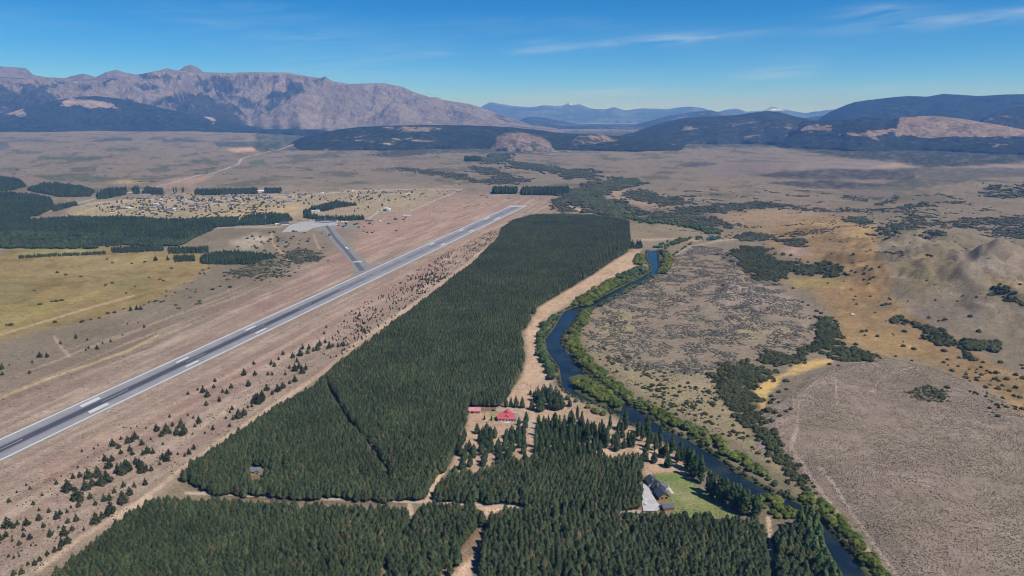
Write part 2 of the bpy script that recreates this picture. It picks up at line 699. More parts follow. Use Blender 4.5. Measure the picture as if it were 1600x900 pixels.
FOREST_A = [(283, 742), (300, 722), (330, 705), (400, 655), (480, 610), (520, 575), (600, 515), (680, 455), (740, 410), (778, 372), (783, 358), (800, 345), (830, 337), (880, 335), (930, 338), (983, 346), (985, 380),
            (981, 390), (952, 407), (932, 421), (881, 451), (839, 475), (836, 486), (812, 486), (830, 494), (820, 510), (796, 514), (815, 517), (819, 559), (814, 580), (797, 606), (780, 632), (733, 634), (728, 660), (716, 690), (700, 720),
            (680, 748), (664, 772), (600, 776), (500, 774), (400, 768), (330, 766)]
FOREST_B = [(20, 960), (80, 905), (120, 870), (165, 832), (200, 802), (235, 781), (300, 780), (400, 785), (520, 791), (636, 795), (640, 815), (625, 840), (600, 870), (585, 960)]
FOREST_B2 = [(648, 798), (660, 786), (730, 786), (752, 790), (760, 815), (745, 850), (722, 868), (700, 888), (690, 960), (585, 960), (603, 872), (630, 838)]
FOREST_C = [(676, 772), (690, 748), (712, 730), (740, 738), (765, 730), (790, 718), (830, 708), (880, 712), (920, 716), (980, 710), (1000, 722), (1008, 755), (1000, 790), (960, 795), (900, 792), (870, 788), (840, 786), (800, 780), (750, 778)]
FOREST_D = [(765, 806), (790, 795), (840, 796), (900, 800), (1000, 805), (1050, 798), (1100, 806), (1150, 812), (1185, 812), (1200, 850), (1205, 880), (1205, 960), (740, 960), (748, 900), (752, 850)]
FOREST_E = [(1212, 832), (1240, 820), (1262, 840), (1280, 880), (1300, 960), (1222, 960), (1212, 880)]
GAPS = [[(509, 602), (514, 602), (545, 650), (575, 689), (611, 738), (605, 742), (571, 694), (540, 655)],             # diagonal firebreak
        [(386, 734), (394, 727), (412, 727), (416, 734), (414, 746), (408, 754), (390, 754)],                            # hut clearing
        [(417, 728), (422, 726), (424, 742), (418, 742)], [(436, 722), (441, 722), (442, 742), (436, 742)]]
OPEN = [[(746, 789), (788, 787), (796, 789), (778, 796), (764, 803), (758, 798)], [(744, 828), (753, 828), (753, 848), (744, 856), (736, 858), (732, 872), (735, 900), (719, 900), (716, 870), (730, 854)],
        [(690, 886), (702, 884), (703, 905), (688, 905)], [(637, 782), (648, 782), (644, 802), (640, 802)], [(668, 768), (674, 768), (670, 788), (666, 788)], [(680, 745), (692, 738), (688, 750), (678, 758)],
        [(510, 602), (515, 602), (541, 645), (559, 668), (552, 668), (536, 648)], [(572, 688), (577, 688), (604, 728), (610, 730), (611, 744), (603, 744), (598, 728)], [(388, 729), (413, 728), (414, 742), (408, 748), (390, 747)],
        [(1002, 745), (1066, 738), (1150, 800), (1145, 805), (1100, 801), (1060, 796), (1046, 799), (1004, 800)], [(1197, 815), (1206, 815), (1210, 835), (1205, 848), (1200, 835)], [(1202, 860), (1210, 860), (1208, 872), (1203, 872)],
        [(732, 634), (782, 636), (816, 640), (816, 662), (790, 664), (735, 655)], [(728, 672), (738, 670), (748, 680), (736, 684)], [(734, 718), (750, 716), (748, 738), (736, 736)], [(760, 714), (774, 714), (772, 724), (760, 723)],
        [(710, 724), (720, 724), (720, 736), (711, 736)], [(804, 700), (818, 702), (816, 714), (806, 714)], [(305, 768), (330, 770), (330, 777), (306, 777)], [(352, 771), (372, 771), (372, 778), (352, 778)], [(500, 776), (540, 778), (540, 784), (500, 784)],
        [(1005, 724), (1020, 712), (1050, 722), (1062, 736), (1020, 738)], [(828, 640), (846, 640), (842, 690), (836, 694), (826, 672)], [(440, 724), (445, 724), (445, 742), (440, 742)]]
GROVE_FLOOR = [(700, 745), (715, 690), (730, 650), (735, 636), (780, 632), (800, 610), (850, 600), (880, 610), (905, 628), (945, 650), (985, 668), (1030, 692), (1062, 720), (1050, 745), (1008, 748), (1000, 722), (900, 722), (830, 715), (760, 740)]
SAND = [(1002, 388), (983, 392), (952, 410), (932, 424), (881, 454), (840, 479), (838, 490), (828, 505), (818, 515), (824, 560), (816, 584), (800, 608), (782, 636), (840, 640), (852, 612), (866, 592), (850, 545), (846, 505), (868, 488), (905, 465), (940, 445), (985, 428), (1000, 405)]
LAWN = [(1006, 744), (1018, 740), (1062, 738), (1072, 740), (1090, 758), (1120, 778), (1150, 800), (1148, 812), (1050, 812), (1046, 795), (1036, 770), (1020, 745)]
MEADOW_L = [(-250, 400), (0, 398), (20, 386), (160, 383), (190, 390), (320, 395), (330, 412), (310, 432), (280, 448), (240, 470), (150, 497), (60, 517), (0, 532), (-250, 590)]
MEADOW_R = [(1190, 372), (1230, 350), (1290, 335), (1335, 338), (1368, 366), (1372, 400), (1402, 432), (1390, 462), (1425, 492), (1500, 532), (1560, 570), (1680, 640), (1680, 700), (1600, 650), (1540, 606), (1460, 570), (1390, 554),
            (1320, 545), (1310, 522), (1300, 492), (1268, 455), (1225, 436), (1300, 430), (1316, 418), (1250, 408), (1215, 395)]
HEATH = [(925, 478), (960, 450), (1010, 425), (1040, 412), (1060, 398), (1095, 384), (1135, 388), (1160, 402), (1190, 432), (1230, 455), (1275, 490), (1286, 515), (1262, 548), (1225, 555), (1190, 560), (1140, 575), (1080, 590), (1020, 582), (960, 572), (925, 540), (910, 505)]
BANK_R = [(905, 500), (930, 560), (1000, 615), (1080, 655), (1150, 690), (1190, 715), (1240, 760), (1300, 810), (1360, 880), (1385, 910), (1330, 830), (1250, 750), (1215, 715), (1185, 680), (1160, 655), (1120, 610), (1130, 575), (1040, 580), (960, 560), (930, 520)]
MESA_PX = [(1180, 700), (1190, 668), (1215, 628), (1255, 594), (1310, 572), (1390, 561), (1460, 575), (1540, 609), (1610, 656), (1900, 820), (2200, 1200), (1600, 1200), (1390, 900), (1330, 820), (1262, 745)]
THICKETS = [  # outline, bush spacing m, kind (0 bush, 1 scrub), height m
    ([(1140, 396), (1165, 385), (1200, 390), (1215, 405), (1250, 415), (1290, 411), (1316, 418), (1306, 430), (1270, 428), (1235, 426), (1210, 438), (1195, 440), (1168, 424)], 4.5, 0, 3.2),
    ([(1282, 494), (1298, 498), (1306, 518), (1308, 535), (1292, 545), (1268, 551), (1245, 561), (1246, 551), (1268, 541), (1280, 525)], 3.6, 0, 3.2),
    ([(1300, 542), (1340, 543), (1368, 555), (1356, 564), (1306, 562)], 4.0, 0, 3.0),
    ([(1186, 558), (1200, 550), (1240, 557), (1250, 567), (1220, 571), (1192, 567)], 3.6, 0, 2.8),
    ([(1128, 572), (1160, 566), (1208, 580), (1200, 590), (1182, 598), (1176, 612), (1182, 620), (1188, 642), (1177, 654), (1182, 668), (1160, 660), (1142, 640), (1122, 622), (1120, 604)], 3.8, 0, 2.8),
    ([(1180, 668), (1206, 672), (1218, 688), (1226, 704), (1244, 732), (1262, 756), (1250, 762), (1230, 742), (1212, 718), (1194, 696)], 3.4, 0, 2.6),
    ([(1394, 500), (1408, 495), (1426, 504), (1468, 514), (1496, 534), (1480, 540), (1448, 530), (1440, 512)], 4.2, 0, 3.2),
    ([(1508, 534), (1556, 534), (1557, 545), (1510, 545)], 3.2, 0, 5.0),
    ([(1494, 536), (1512, 545), (1526, 562), (1514, 562), (1504, 550)], 4.0, 0, 2.6),
    ([(1542, 456), (1560, 447), (1582, 455), (1610, 465), (1610, 474), (1570, 470)], 7.0, 0, 3.0),
    ([(1416, 612), (1446, 601), (1482, 612), (1472, 627), (1434, 627)], 3.6, 0, 1.2),
    ([(974, 306), (1000, 296), (1036, 308), (1068, 308), (1072, 318), (1040, 322), (994, 312)], 9, 1, 4.0),
    ([(1056, 324), (1132, 319), (1200, 316), (1262, 327), (1200, 325), (1132, 331), (1088, 335), (1056, 335)], 9, 1, 3.5),
    ([(996, 329), (1050, 334), (1100, 338), (1142, 351), (1142, 356), (1090, 354), (1050, 347), (1000, 340)], 9, 1, 3.5),
    ([(1148, 370), (1170, 363), (1208, 367), (1202, 374), (1160, 377)], 6, 1, 3.2),
    ([(1208, 376), (1250, 375), (1260, 387), (1235, 383)], 6, 1, 3.2),
    ([(1316, 343), (1350, 339), (1368, 352), (1340, 351)], 7, 1, 3.2),
    ([(1372, 360), (1420, 352), (1440, 358), (1400, 366), (1372, 372)], 8, 1, 3.2),
    ([(1442, 364), (1476, 364), (1472, 370), (1444, 369)], 7, 1, 3.2),
    ([(1402, 340), (1436, 334), (1436, 346), (1600, 338), (1660, 340), (1660, 350), (1430, 353)], 10, 1, 3.0),
    ([(1538, 296), (1660, 290), (1660, 308), (1538, 309)], 14, 1, 4.0),
    ([(1400, 324), (1446, 315), (1458, 322), (1410, 327)], 10, 1, 3.5),
    ([(1552, 362), (1620, 352), (1660, 360), (1660, 378), (1590, 373)], 9, 1, 3.4),
    ([(1370, 320), (1400, 306), (1406, 307), (1380, 320)], 10, 1, 3.2),
    ([(1250, 329), (1330, 326), (1460, 328), (1400, 332), (1290, 331)], 12, 1, 2.8),
    ([(878, 306), (900, 296), (948, 284), (986, 280), (1006, 288), (980, 293), (950, 297), (920, 306), (948, 308), (968, 318), (992, 328), (975, 336), (970, 343), (940, 338), (918, 326), (890, 316)], 9, 1, 6.0),
    ([(752, 249), (776, 240), (796, 240), (788, 248), (776, 256), (760, 256)], 16, 1, 7.0),
    ([(800, 253), (840, 257), (876, 265), (912, 265), (924, 270), (916, 280), (890, 278), (874, 271), (844, 267), (800, 261)], 13, 1, 6.0),
    ([(736, 260), (770, 262), (782, 269), (800, 274), (830, 284), (790, 288), (750, 286), (720, 281), (702, 277), (756, 280), (786, 279), (768, 273), (748, 270)], 13, 1, 4.0),
    ([(620, 262), (660, 264), (728, 275), (722, 279), (660, 271), (620, 265)], 14, 1, 3.5),
    ([(700, 270), (728, 272), (730, 276), (700, 275)], 14, 1, 3.5),
    ([(575, 242), (620, 234), (660, 233), (672, 240), (610, 246)], 20, 1, 3.0),
    ([(862, 316), (880, 312), (896, 328), (880, 332), (866, 326)], 9, 1, 3.5),
    ([(436, 398), (470, 388), (500, 396), (498, 408), (450, 414)], 7, 1, 2.2),
    ([(355, 425), (410, 405), (440, 410), (415, 424), (370, 434)], 8, 1, 2.0),
]
DARK_FAR = [  # low dark scrub on the far plain, read as ground colour
    ([(1176, 276), (1230, 267), (1320, 264), (1430, 265), (1430, 281), (1300, 280), (1220, 278)], (72, 70, 72), 0.97),
    ([(1198, 285), (1290, 282), (1400, 289), (1345, 296), (1260, 294)], (72, 70, 72), 0.97),
    ([(1058, 258), (1085, 253), (1125, 255), (1100, 260)], (78, 76, 80), 0.95),
    ([(1400, 262), (1500, 262), (1640, 262), (1640, 276), (1540, 278), (1470, 290), (1420, 298), (1360, 296), (1390, 284), (1440, 276)], (86, 86, 76), 0.8), ([(1300, 296), (1380, 290), (1420, 300), (1380, 312), (1330, 306)], (104, 98, 90), 0.6),
    ([(1160, 300), (1180, 297), (1192, 301)], (95, 88, 92), 0.8), ([(1050, 280), (1070, 279), (1098, 281), (1080, 283)], (95, 90, 92), 0.8),
    ([(1100, 262), (1180, 252), (1260, 256), (1180, 275), (1120, 280)], (124, 110, 110), 0.6),
    ([(40, 273), (120, 271), (182, 279), (180, 284), (90, 284)], (86, 92, 70), 0.85), ([(55, 246), (110, 242), (162, 245), (160, 250), (60, 250)], (78, 86, 68), 0.9),
    ([(146, 217), (180, 214), (206, 215), (206, 220), (150, 220)], (70, 80, 84), 0.95), ([(250, 218), (290, 215), (318, 219), (312, 222), (260, 222)], (70, 80, 84), 0.95),
    ([(228, 264), (262, 260), (268, 267), (240, 270)], (78, 88, 66), 0.9), ([(0, 216), (68, 215), (70, 222), (20, 221)], (84, 94, 84), 0.8),
    ([(-40, 224), (12, 220), (16, 232), (-40, 234)], (80, 90, 84), 0.85), ([(330, 221), (420, 222), (400, 231), (340, 229)], (66, 78, 82), 0.9),
    ([(20, 235), (70, 236), (60, 241), (10, 240)], (84, 90, 70), 0.8), ([(160, 232), (215, 230), (220, 236), (170, 237)], (84, 90, 70), 0.8),
    ([(300, 250), (345, 252), (340, 258), (300, 256)], (84, 90, 70), 0.8), ([(385, 252), (412, 248), (416, 258), (390, 258)], (86, 98, 86), 0.85),
    ([(440, 243), (520, 240), (540, 246), (460, 249)], (80, 90, 68), 0.85), ([(0, 262), (30, 262), (36, 268), (0, 270)], (92, 98, 84), 0.8),
    ([(110, 262), (150, 262), (150, 268), (110, 268)], (80, 90, 68), 0.8),
]
TRACKS = [  # polyline, half-width px, colour, strength
    ([(0, 523), (60, 505), (150, 478), (210, 462)], 1.6, (178, 158, 132), 0.7), ([(0, 622), (80, 590), (150, 566), (200, 548), (250, 522)], 2.0, (184, 160, 118), 0.75),
    ([(210, 462), (300, 438), (330, 420)], 1.0, (160, 142, 112), 0.5), ([(85, 527), (100, 548), (108, 556)], 2.5, (186, 160, 140), 0.6),
    ([(0, 640), (120, 590), (240, 548), (330, 505), (420, 460)], 4.5, (172, 152, 138), 0.5), ([(320, 520), (430, 470), (520, 425), (560, 402)], 6, (150, 124, 112), 0.45),
    ([(60, 890), (130, 838), (180, 808), (240, 768), (290, 728), (340, 692), (430, 632), (500, 585), (560, 535), (640, 480), (720, 420), (770, 380)], 3.5, (190, 164, 142), 0.75),
    ([(180, 808), (215, 790), (232, 776)], 6, (196, 170, 148), 0.85),
    ([(1304, 574), (1306, 600), (1308, 632)], 1.1, (176, 158, 144), 0.8), ([(1280, 592), (1258, 610), (1248, 630), (1246, 665)], 1.2, (176, 158, 144), 0.75),
    ([(1425, 574), (1395, 582), (1372, 596), (1362, 612)], 1.0, (172, 154, 142), 0.7), ([(1246, 665), (1236, 700), (1262, 740), (1300, 790), (1340, 840), (1390, 900), (1420, 940)], 3.5, (186, 164, 150), 0.55),
    ([(1280, 730), (1300, 752), (1330, 800), (1365, 850), (1405, 905)], 2.0, (196, 176, 162), 0.6), ([(1508, 655), (1520, 672), (1532, 690)], 1.0, (140, 140, 112), 0.5),
    ([(842, 700), (836, 680), (830, 660), (834, 640), (842, 625)], 4.0, (186, 158, 138), 0.9), ([(780, 638), (840, 640), (880, 640)], 4, (180, 152, 130), 0.8),
    ([(668, 782), (672, 768), (684, 748), (692, 738)], 3.5, (196, 170, 146), 0.95), ([(640, 790), (642, 802)], 4, (196, 170, 146), 0.95),
    ([(290, 770), (400, 773), (500, 779), (640, 783), (760, 784), (900, 796), (1000, 800)], 2.5, (186, 160, 136), 0.9),
    ([(1200, 810), (1203, 830), (1205, 850), (1206, 870), (1218, 890), (1225, 910)], 3.5, (190, 165, 142), 0.95),
    ([(1000, 706), (1020, 712), (1050, 722), (1066, 735)], 8, (196, 166, 140), 0.8), ([(905, 712), (945, 705), (970, 700), (990, 692)], 5, (200, 170, 145), 0.85),
    ([(30, 340), (50, 334), (80, 328), (120, 319)], 2.2, (178, 165, 150), 0.7),
    ([(120, 322), (160, 316), (215, 312), (300, 315), (400, 309), (470, 306), (560, 298), (640, 296), (715, 296)], 1.0, (190, 172, 150), 0.7),
    ([(105, 340), (150, 324), (200, 314), (240, 310)], 1.0, (186, 168, 138), 0.7), ([(250, 326), (320, 322), (380, 318)], 0.9, (190, 172, 146), 0.6),
    ([(640, 330), (675, 315), (700, 305), (722, 295)], 0.9, (186, 166, 146), 0.7), ([(552, 296), (560, 304), (550, 310)], 0.9, (190, 172, 150), 0.7),
    ([(575, 345), (590, 330), (602, 326)], 1.2, (186, 174, 160), 0.7), ([(424, 365), (426, 380), (440, 395), (456, 412)], 1.5, (190, 160, 132), 0.7),
    ([(490, 366), (494, 378), (500, 390)], 1.5, (180, 154, 128), 0.6), ([(250, 362), (330, 356), (400, 355), (440, 354)], 1.0, (180, 168, 148), 0.7),
    ([(1000, 375), (1060, 373), (1090, 376)], 1.5, (185, 162, 140), 0.6), ([(878, 308), (888, 320), (905, 328), (925, 332)], 1.2, (196, 176, 150), 0.8),
    ([(700, 252), (780, 254)], 0.8, (96, 94, 92), 0.6), ([(1180, 372), (1130, 375), (1075, 386), (1040, 412)], 1.0, (186, 165, 145), 0.6),
    ([(1330, 490), (1300, 500), (1290, 510)], 2.5, (140, 112, 78), 0.5), ([(1380, 430), (1440, 438), (1520, 470), (1600, 490)], 1.4, (176, 160, 146), 0.35),
]
PATCHES = [  # outline, colour, soft px, edge px, strength
    ([(-500, 1000), (-500, 850), (0, 640), (300, 520), (540, 380), (700, 300), (860, 305), (860, 325), (790, 350), (600, 510), (400, 650), (250, 760), (60, 900)], (158, 138, 124), 22, 14, 0.75),
    ([(560, 340), (700, 312), (830, 316), (640, 385), (560, 400)], (166, 136, 122), 14, 10, 0.7),
    ([(60, 720), (200, 660), (420, 545), (640, 420), (800, 335), (812, 342), (660, 440), (430, 572), (220, 690), (60, 770)], (158, 130, 116), 10, 8, 0.55),
    ([(480, 420), (540, 385), (560, 410), (520, 440), (400, 500), (380, 500)], (150, 120, 110), 10, 8, 0.6),
    (MEADOW_L, (146, 125, 80), 8, 8, 0.95), ([(-100, 470), (0, 450), (90, 470), (60, 500), (-100, 540)], (146, 134, 82), 14, 10, 0.6), ([(30, 402), (200, 405), (280, 410), (200, 440), (60, 430)], (150, 134, 94), 14, 10, 0.6),
    ([(160, 440), (230, 430), (240, 445), (180, 455)], (116, 114, 76), 10, 8, 0.6), ([(0, 440), (60, 425), (50, 470), (0, 480)], (122, 120, 80), 12, 10, 0.5),
    ([(20, 390), (160, 385), (165, 392), (30, 396)], (132, 134, 84), 3, 2, 0.8),
    ([(100, 345), (110, 318), (300, 300), (420, 300), (560, 296), (700, 296), (640, 330), (560, 340), (470, 345), (380, 348)], (176, 158, 128), 12, 8, 0.6),
    ([(300, 338), (420, 325), (470, 318), (460, 335), (360, 345)], (190, 166, 122), 8, 6, 0.7), ([(120, 330), (200, 318), (240, 320), (180, 340)], (164, 150, 108), 8, 6, 0.6),
    ([(360, 378), (400, 366), (425, 370), (410, 385), (380, 392)], (192, 178, 160), 6, 5, 0.7), ([(330, 385), (430, 378), (430, 400), (340, 396)], (138, 128, 108), 8, 6, 0.6),
    (MEADOW_R, (144, 119, 86), 8, 8, 0.9), ([(1330, 420), (1380, 430), (1370, 470), (1320, 480)], (138, 108, 74), 14, 10, 0.55), ([(1312, 500), (1400, 520), (1480, 560), (1380, 550), (1320, 535)], (162, 136, 94), 12, 10, 0.6),
    ([(1330, 345), (1370, 350), (1365, 400), (1335, 400)], (164, 138, 94), 10, 10, 0.55), ([(1215, 388), (1255, 382), (1270, 398), (1235, 402)], (170, 146, 138), 6, 5, 0.8),
    ([(1210, 436), (1300, 432), (1320, 445), (1250, 450)], (160, 142, 92), 8, 6, 0.7), ([(1120, 335), (1200, 325), (1290, 335), (1240, 350), (1150, 350)], (170, 142, 112), 10, 8, 0.6),
    ([(1160, 350), (1330, 345), (1330, 372), (1200, 372)], (160, 136, 102), 10, 8, 0.6),
    ([(1178, 608), (1200, 592), (1222, 586), (1218, 600), (1200, 614), (1196, 632), (1184, 655), (1182, 662), (1176, 656), (1190, 636)], (202, 168, 104), 4, 3, 0.95),
    ([(1222, 588), (1240, 572), (1270, 562), (1304, 560), (1298, 568), (1262, 578), (1240, 586)], (200, 166, 108), 4, 3, 0.9), ([(1218, 722), (1230, 722), (1244, 742), (1236, 744)], (206, 170, 112), 3, 2, 0.95),
    (BANK_R, (150, 137, 104), 8, 8, 0.7), (HEATH, (144, 128, 112), 10, 8, 0.7), ([(1090, 595), (1140, 575), (1150, 590), (1100, 615), (1060, 600)], (160, 140, 120), 8, 6, 0.6),
    ([(1160, 500), (1230, 520), (1200, 535), (1150, 520)], (150, 140, 104), 10, 8, 0.6), ([(930, 500), (960, 480), (1000, 500), (960, 540)], (158, 150, 100), 10, 8, 0.5),
    ([(1100, 450), (1180, 440), (1240, 470), (1180, 480), (1110, 470)], (160, 144, 138), 10, 8, 0.6),
    (MESA_PX, (138, 123, 111), 6, 4, 0.95), ([(1180, 700), (1215, 630), (1310, 572), (1390, 562), (1300, 590), (1230, 660), (1200, 700)], (166, 148, 134), 10, 8, 0.5),
    ([(1420, 610), (1445, 603), (1478, 612), (1470, 625), (1435, 625)], (104, 98, 84), 8, 6, 0.6), ([(1500, 700), (1650, 700), (1650, 900), (1550, 900)], (140, 128, 112), 40, 20, 0.4),
    ([(1440, 470), (1500, 475), (1540, 500), (1480, 510), (1430, 490)], (126, 112, 104), 14, 10, 0.5), ([(1400, 400), (1470, 385), (1490, 430), (1440, 470), (1400, 460)], (138, 122, 86), 14, 12, 0.55),
    ([(1500, 400), (1600, 395), (1680, 420), (1600, 450), (1520, 440)], (146, 132, 120), 14, 10, 0.5), ([(1540, 430), (1600, 440), (1600, 450), (1545, 445)], (176, 150, 104), 6, 5, 0.6),
    (SAND, (188, 160, 134), 5, 6, 0.95), (GROVE_FLOOR, (178, 150, 128), 6, 4, 0.95), (LAWN, (122, 130, 80), 3, 3, 0.95), ([(1010, 745), (1040, 740), (1066, 742), (1060, 752), (1030, 752)], (100, 122, 66), 6, 4, 0.7),
    ([(1050, 765), (1085, 770), (1100, 790), (1070, 785)], (150, 146, 108), 10, 8, 0.6), ([(765, 642), (785, 640), (786, 652), (766, 656)], (142, 142, 90), 4, 3, 0.9),
    ([(825, 642), (850, 644), (845, 652), (825, 650)], (150, 146, 98), 4, 3, 0.7), ([(416, 724), (424, 724), (424, 744), (416, 744)], (132, 150, 72), 3, 2, 0.9), ([(384, 728), (418, 724), (420, 750), (388, 752)], (140, 140, 92), 3, 2, 0.8),
    ([(742, 790), (780, 786), (798, 790), (780, 800), (760, 806)], (206, 172, 144), 3, 2, 0.95), ([(700, 900), (716, 866), (735, 850), (742, 828), (756, 828), (752, 850), (735, 880), (738, 910), (690, 910)], (200, 170, 146), 4, 3, 0.95),
    ([(690, 880), (704, 880), (704, 905), (688, 905)], (200, 170, 146), 3, 2, 0.95), ([(1205, 258), (1340, 250), (1420, 254), (1400, 263), (1260, 264)], (156, 140, 136), 10, 4, 0.5),
    ([(1395, 254), (1440, 258), (1420, 264), (1360, 263)], (178, 156, 136), 4, 3, 0.6), ([(1450, 262), (1600, 254), (1680, 256), (1680, 263), (1500, 266)], (150, 134, 120), 4, 3, 0.8),
    ([(350, 232), (392, 230), (404, 236), (370, 238)], (196, 160, 130), 2, 1.5, 0.9), ([(950, 296), (1000, 300), (1060, 322), (1000, 322), (960, 308), (920, 308)], (172, 146, 124), 6, 4, 0.8),
    ([(826, 238), (860, 234), (900, 236), (860, 241)], (180, 160, 140), 2, 1.5, 0.7), ([(165, 284), (200, 282), (235, 284), (200, 287)], (186, 160, 104), 2, 2, 0.8), ([(240, 290), (280, 278), (330, 274), (300, 290)], (178, 146, 126), 6, 4, 0.7),
]


def build_ground():
    az_f = np.radians(np.arange(-43.5, 43.51, 0.1))
    az_c = np.radians(np.arange(46.5, 313.6, 3.0))
    az = np.concatenate([az_f, az_c])
    yy = np.concatenate([np.arange(1010, 232, -1.55), np.arange(232, 183.5, -0.9)])
    ang = np.arctan((yy - 450) / F) + PITCH
    rr = CAM_Z / np.tan(ang)
    rr = np.concatenate([[60, 130, 200, 260, 310], rr[rr > 340], [70000.0]])
    A, R = np.meshgrid(az, rr, indexing='ij')
    x, y = (R * np.sin(A)).ravel(), (R * np.cos(A)).ravel()
    z = ground_z(x, y)
    na, nr = len(az), len(rr)
    px, py = proj(x, y, np.maximum(z, np.where(np.hypot(x, y) < 3000, -0.5, z)))
    # ---- land cover colours
    r = np.hypot(x, y)
    n1 = fbm(x / 260, y / 260, 4, 2)
    n2 = fbm(x / 45, y / 45, 4, 3)
    n3 = fbm(x / 900, y / 700, 4, 4)
    nf = fbm(x / 14, y / 14, 3, 6)
    warp = np.where(py > 420, 0.5 * n2 + 0.7 * nf, np.where(py > 300, n2, n1))
    col = np.empty((len(x), 3))
    base, b2, b3 = np.array(lin(139, 126, 109)), np.array(lin(116, 105, 86)), np.array(lin(152, 136, 110))
    t = np.clip(0.5 + 0.8 * n1, 0, 1)[:, None]
    col[:] = base * (1 - t) + b2 * t
    t = np.clip(n3 * 1.6, 0, 1)[:, None]
    col = col * (1 - t * 0.6) + b3 * t * 0.6
    # far plain: streaks of low scrub
    far = sstep(340, 285, py) * (r > 1000)
    fm = (far * 0.7)[:, None]
    col = col * (1 - fm) + np.array(lin(129, 118, 104)) * fm
    sc = sstep(0.04, 0.34, fbm(x / 300, y / 330, 5, 41, 0.65) + 0.2 * n2) * far * 0.85
    col = col * (1 - sc[:, None]) + np.array(lin(90, 88, 72)) * sc[:, None]
    mid = sstep(440, 380, py) * sstep(0.15, 0.4, fbm(x / 60, y / 60, 4, 43, 0.6) + 0.3 * n1) * (r > 900) * 0.5
    col = col * (1 - mid[:, None]) + np.array(lin(104, 98, 80)) * mid[:, None]

    def paint(m, c):
        nonlocal col
        m = m[:, None]
        col = col * (1 - m) + np.array(lin(*c)) * m
    for poly, c, soft, amp, a in PATCHES:
        paint(smask(px, py, poly, soft, warp, amp) * np.clip(a * (0.95 + 0.5 * n2 + 0.35 * nf), 0.25, 1.0), c)
    nfar = fbm(x / 140, y / 420, 4, 46, 0.65)
    for poly, c, a in DARK_FAR:
        paint(np.clip(smask(px, py, poly, 1.2, nfar, 2.6) * a * np.clip(0.9 + 1.1 * n2, 0.1, 1.0), 0, 1), c)
    mot = 0.6 * fbm(x / 33, y / 33, 4, 44, 0.65) + 0.8 * fbm(x / 170, y / 170, 4, 45, 0.6)
    for poly, c in ((MEADOW_L, (118, 104, 62)), (MEADOW_R, (122, 100, 66))):
        paint(smask(px, py, poly, 8, warp, 8) * sstep(0.0, 0.45, mot) * 0.85, c)
    for poly, c in ((MEADOW_L, (160, 146, 100)), (MEADOW_R, (172, 142, 96))):
        paint(smask(px, py, poly, 8, warp, 8) * sstep(0.05, 0.45, -mot) * 0.8, c)
    # wooded foot of the right hand hills
    g = smask(px, py, [(1180, 224), (1320, 246), (1400, 252), (1450, 262), (1600, 254), (1720, 254), (1720, 205), (1180, 205)], 3, nfar, 5)
    paint(g * np.clip(0.9 + 1.3 * fbm(x / 90, y / 90, 4, 51, 0.7), 0, 0.95), (50, 60, 46))
    g = smask(px, py, [(400, 239), (480, 234), (560, 235), (640, 238), (760, 240), (860, 241), (960, 235), (1080, 232), (1200, 230), (1200, 205), (400, 205)], 2, nfar, 5)
    paint(g * np.clip(0.7 + 1.3 * fbm(x / 90, y / 90, 4, 52, 0.7), 0, 0.95), (58, 72, 58))
    for poly, spc, k, h in THICKETS:
        paint(smask(px, py, poly, 3 if py is not None else 3, warp, 2) * 0.55, (96, 92, 68))
    mm = smask(px, py, MESA_PX, 6, warp, 4)
    big = fbm(x / 85, y / 60, 4, 62, 0.6)
    paint(mm * sstep(0.05, 0.5, big) * 0.55, (120, 108, 88))
    paint(mm * sstep(0.1, 0.5, -big) * 0.5, (158, 141, 128))
    paint(mm * sstep(0.25, 0.5, fbm(x / 40, y / 70, 4, 63, 0.6)) * 0.4, (128, 122, 92))
    hm = smask(px, py, HEATH, 8, warp, 6)
    paint(hm * sstep(0.0, 0.35, fbm(x / 28, y / 28, 3, 61)) * 0.35, (112, 104, 92))
    # forest floor
    for poly in (FOREST_A, FOREST_B, FOREST_B2, FOREST_C, FOREST_D, FOREST_E):
        q = WP(poly, 8.0)
        m = (x > q[:, 0].min() - 20) & (x < q[:, 0].max() + 20) & (y > q[:, 1].min() - 20) & (y < q[:, 1].max() + 20)
        k = np.zeros(len(x))
        k[m] = sstep(3, -3, sdpoly(x[m], y[m], q))
        paint(k * 0.8, (112, 94, 76))
    for pts, hw, c, a in TRACKS:
        p = np.asarray(pts, float)
        mg = hw * 3
        m = (px > p[:, 0].min() - mg) & (px < p[:, 0].max() + mg) & (py > p[:, 1].min() - mg) & (py < p[:, 1].max() + mg)
        k = np.zeros(len(x))
        if m.any():
            k[m] = sstep(hw * 1.5, hw * 0.5, dline(px[m], py[m], pts) + 0.25 * hw * warp[m])
        paint(k * a, c)
    # streaks that follow the landing strip
    s = (x - RWA[0]) * RWD[0] + (y - RWA[1]) * RWD[1]
    q = (x - RWA[0]) * RWN[0] + (y - RWA[1]) * RWN[1]
    st = fbm(s / 220, q / 14, 4, 71)
    near = sstep(260, 160, np.abs(q)) * (s > -900) * (s < 2400) * 1.0
    paint(np.clip(st * 1.3, 0, 0.6) * near, (140, 114, 102))
    paint(np.clip(-st * 1.3, 0, 0.5) * near, (184, 162, 144))
    wet = sdpoly(np.where(py > 385, x, 1e6), y, riv_poly)
    paint(sstep(10, 1, wet + 4 * nf) * 0.9, (78, 86, 50))
    col = np.concatenate([np.clip(col, 0.003, 0.9), (sstep(1500, 2600, r) * 0.85)[:, None]], 1)
    # mesh
    i, j = np.meshgrid(np.arange(na), np.arange(nr - 1), indexing='ij')
    i2 = (i + 1) % na
    faces = np.stack([i * nr + j, i * nr + j + 1, i2 * nr + j + 1, i2 * nr + j], -1).reshape(-1, 4)
    v = np.stack([x, y, z], 1)
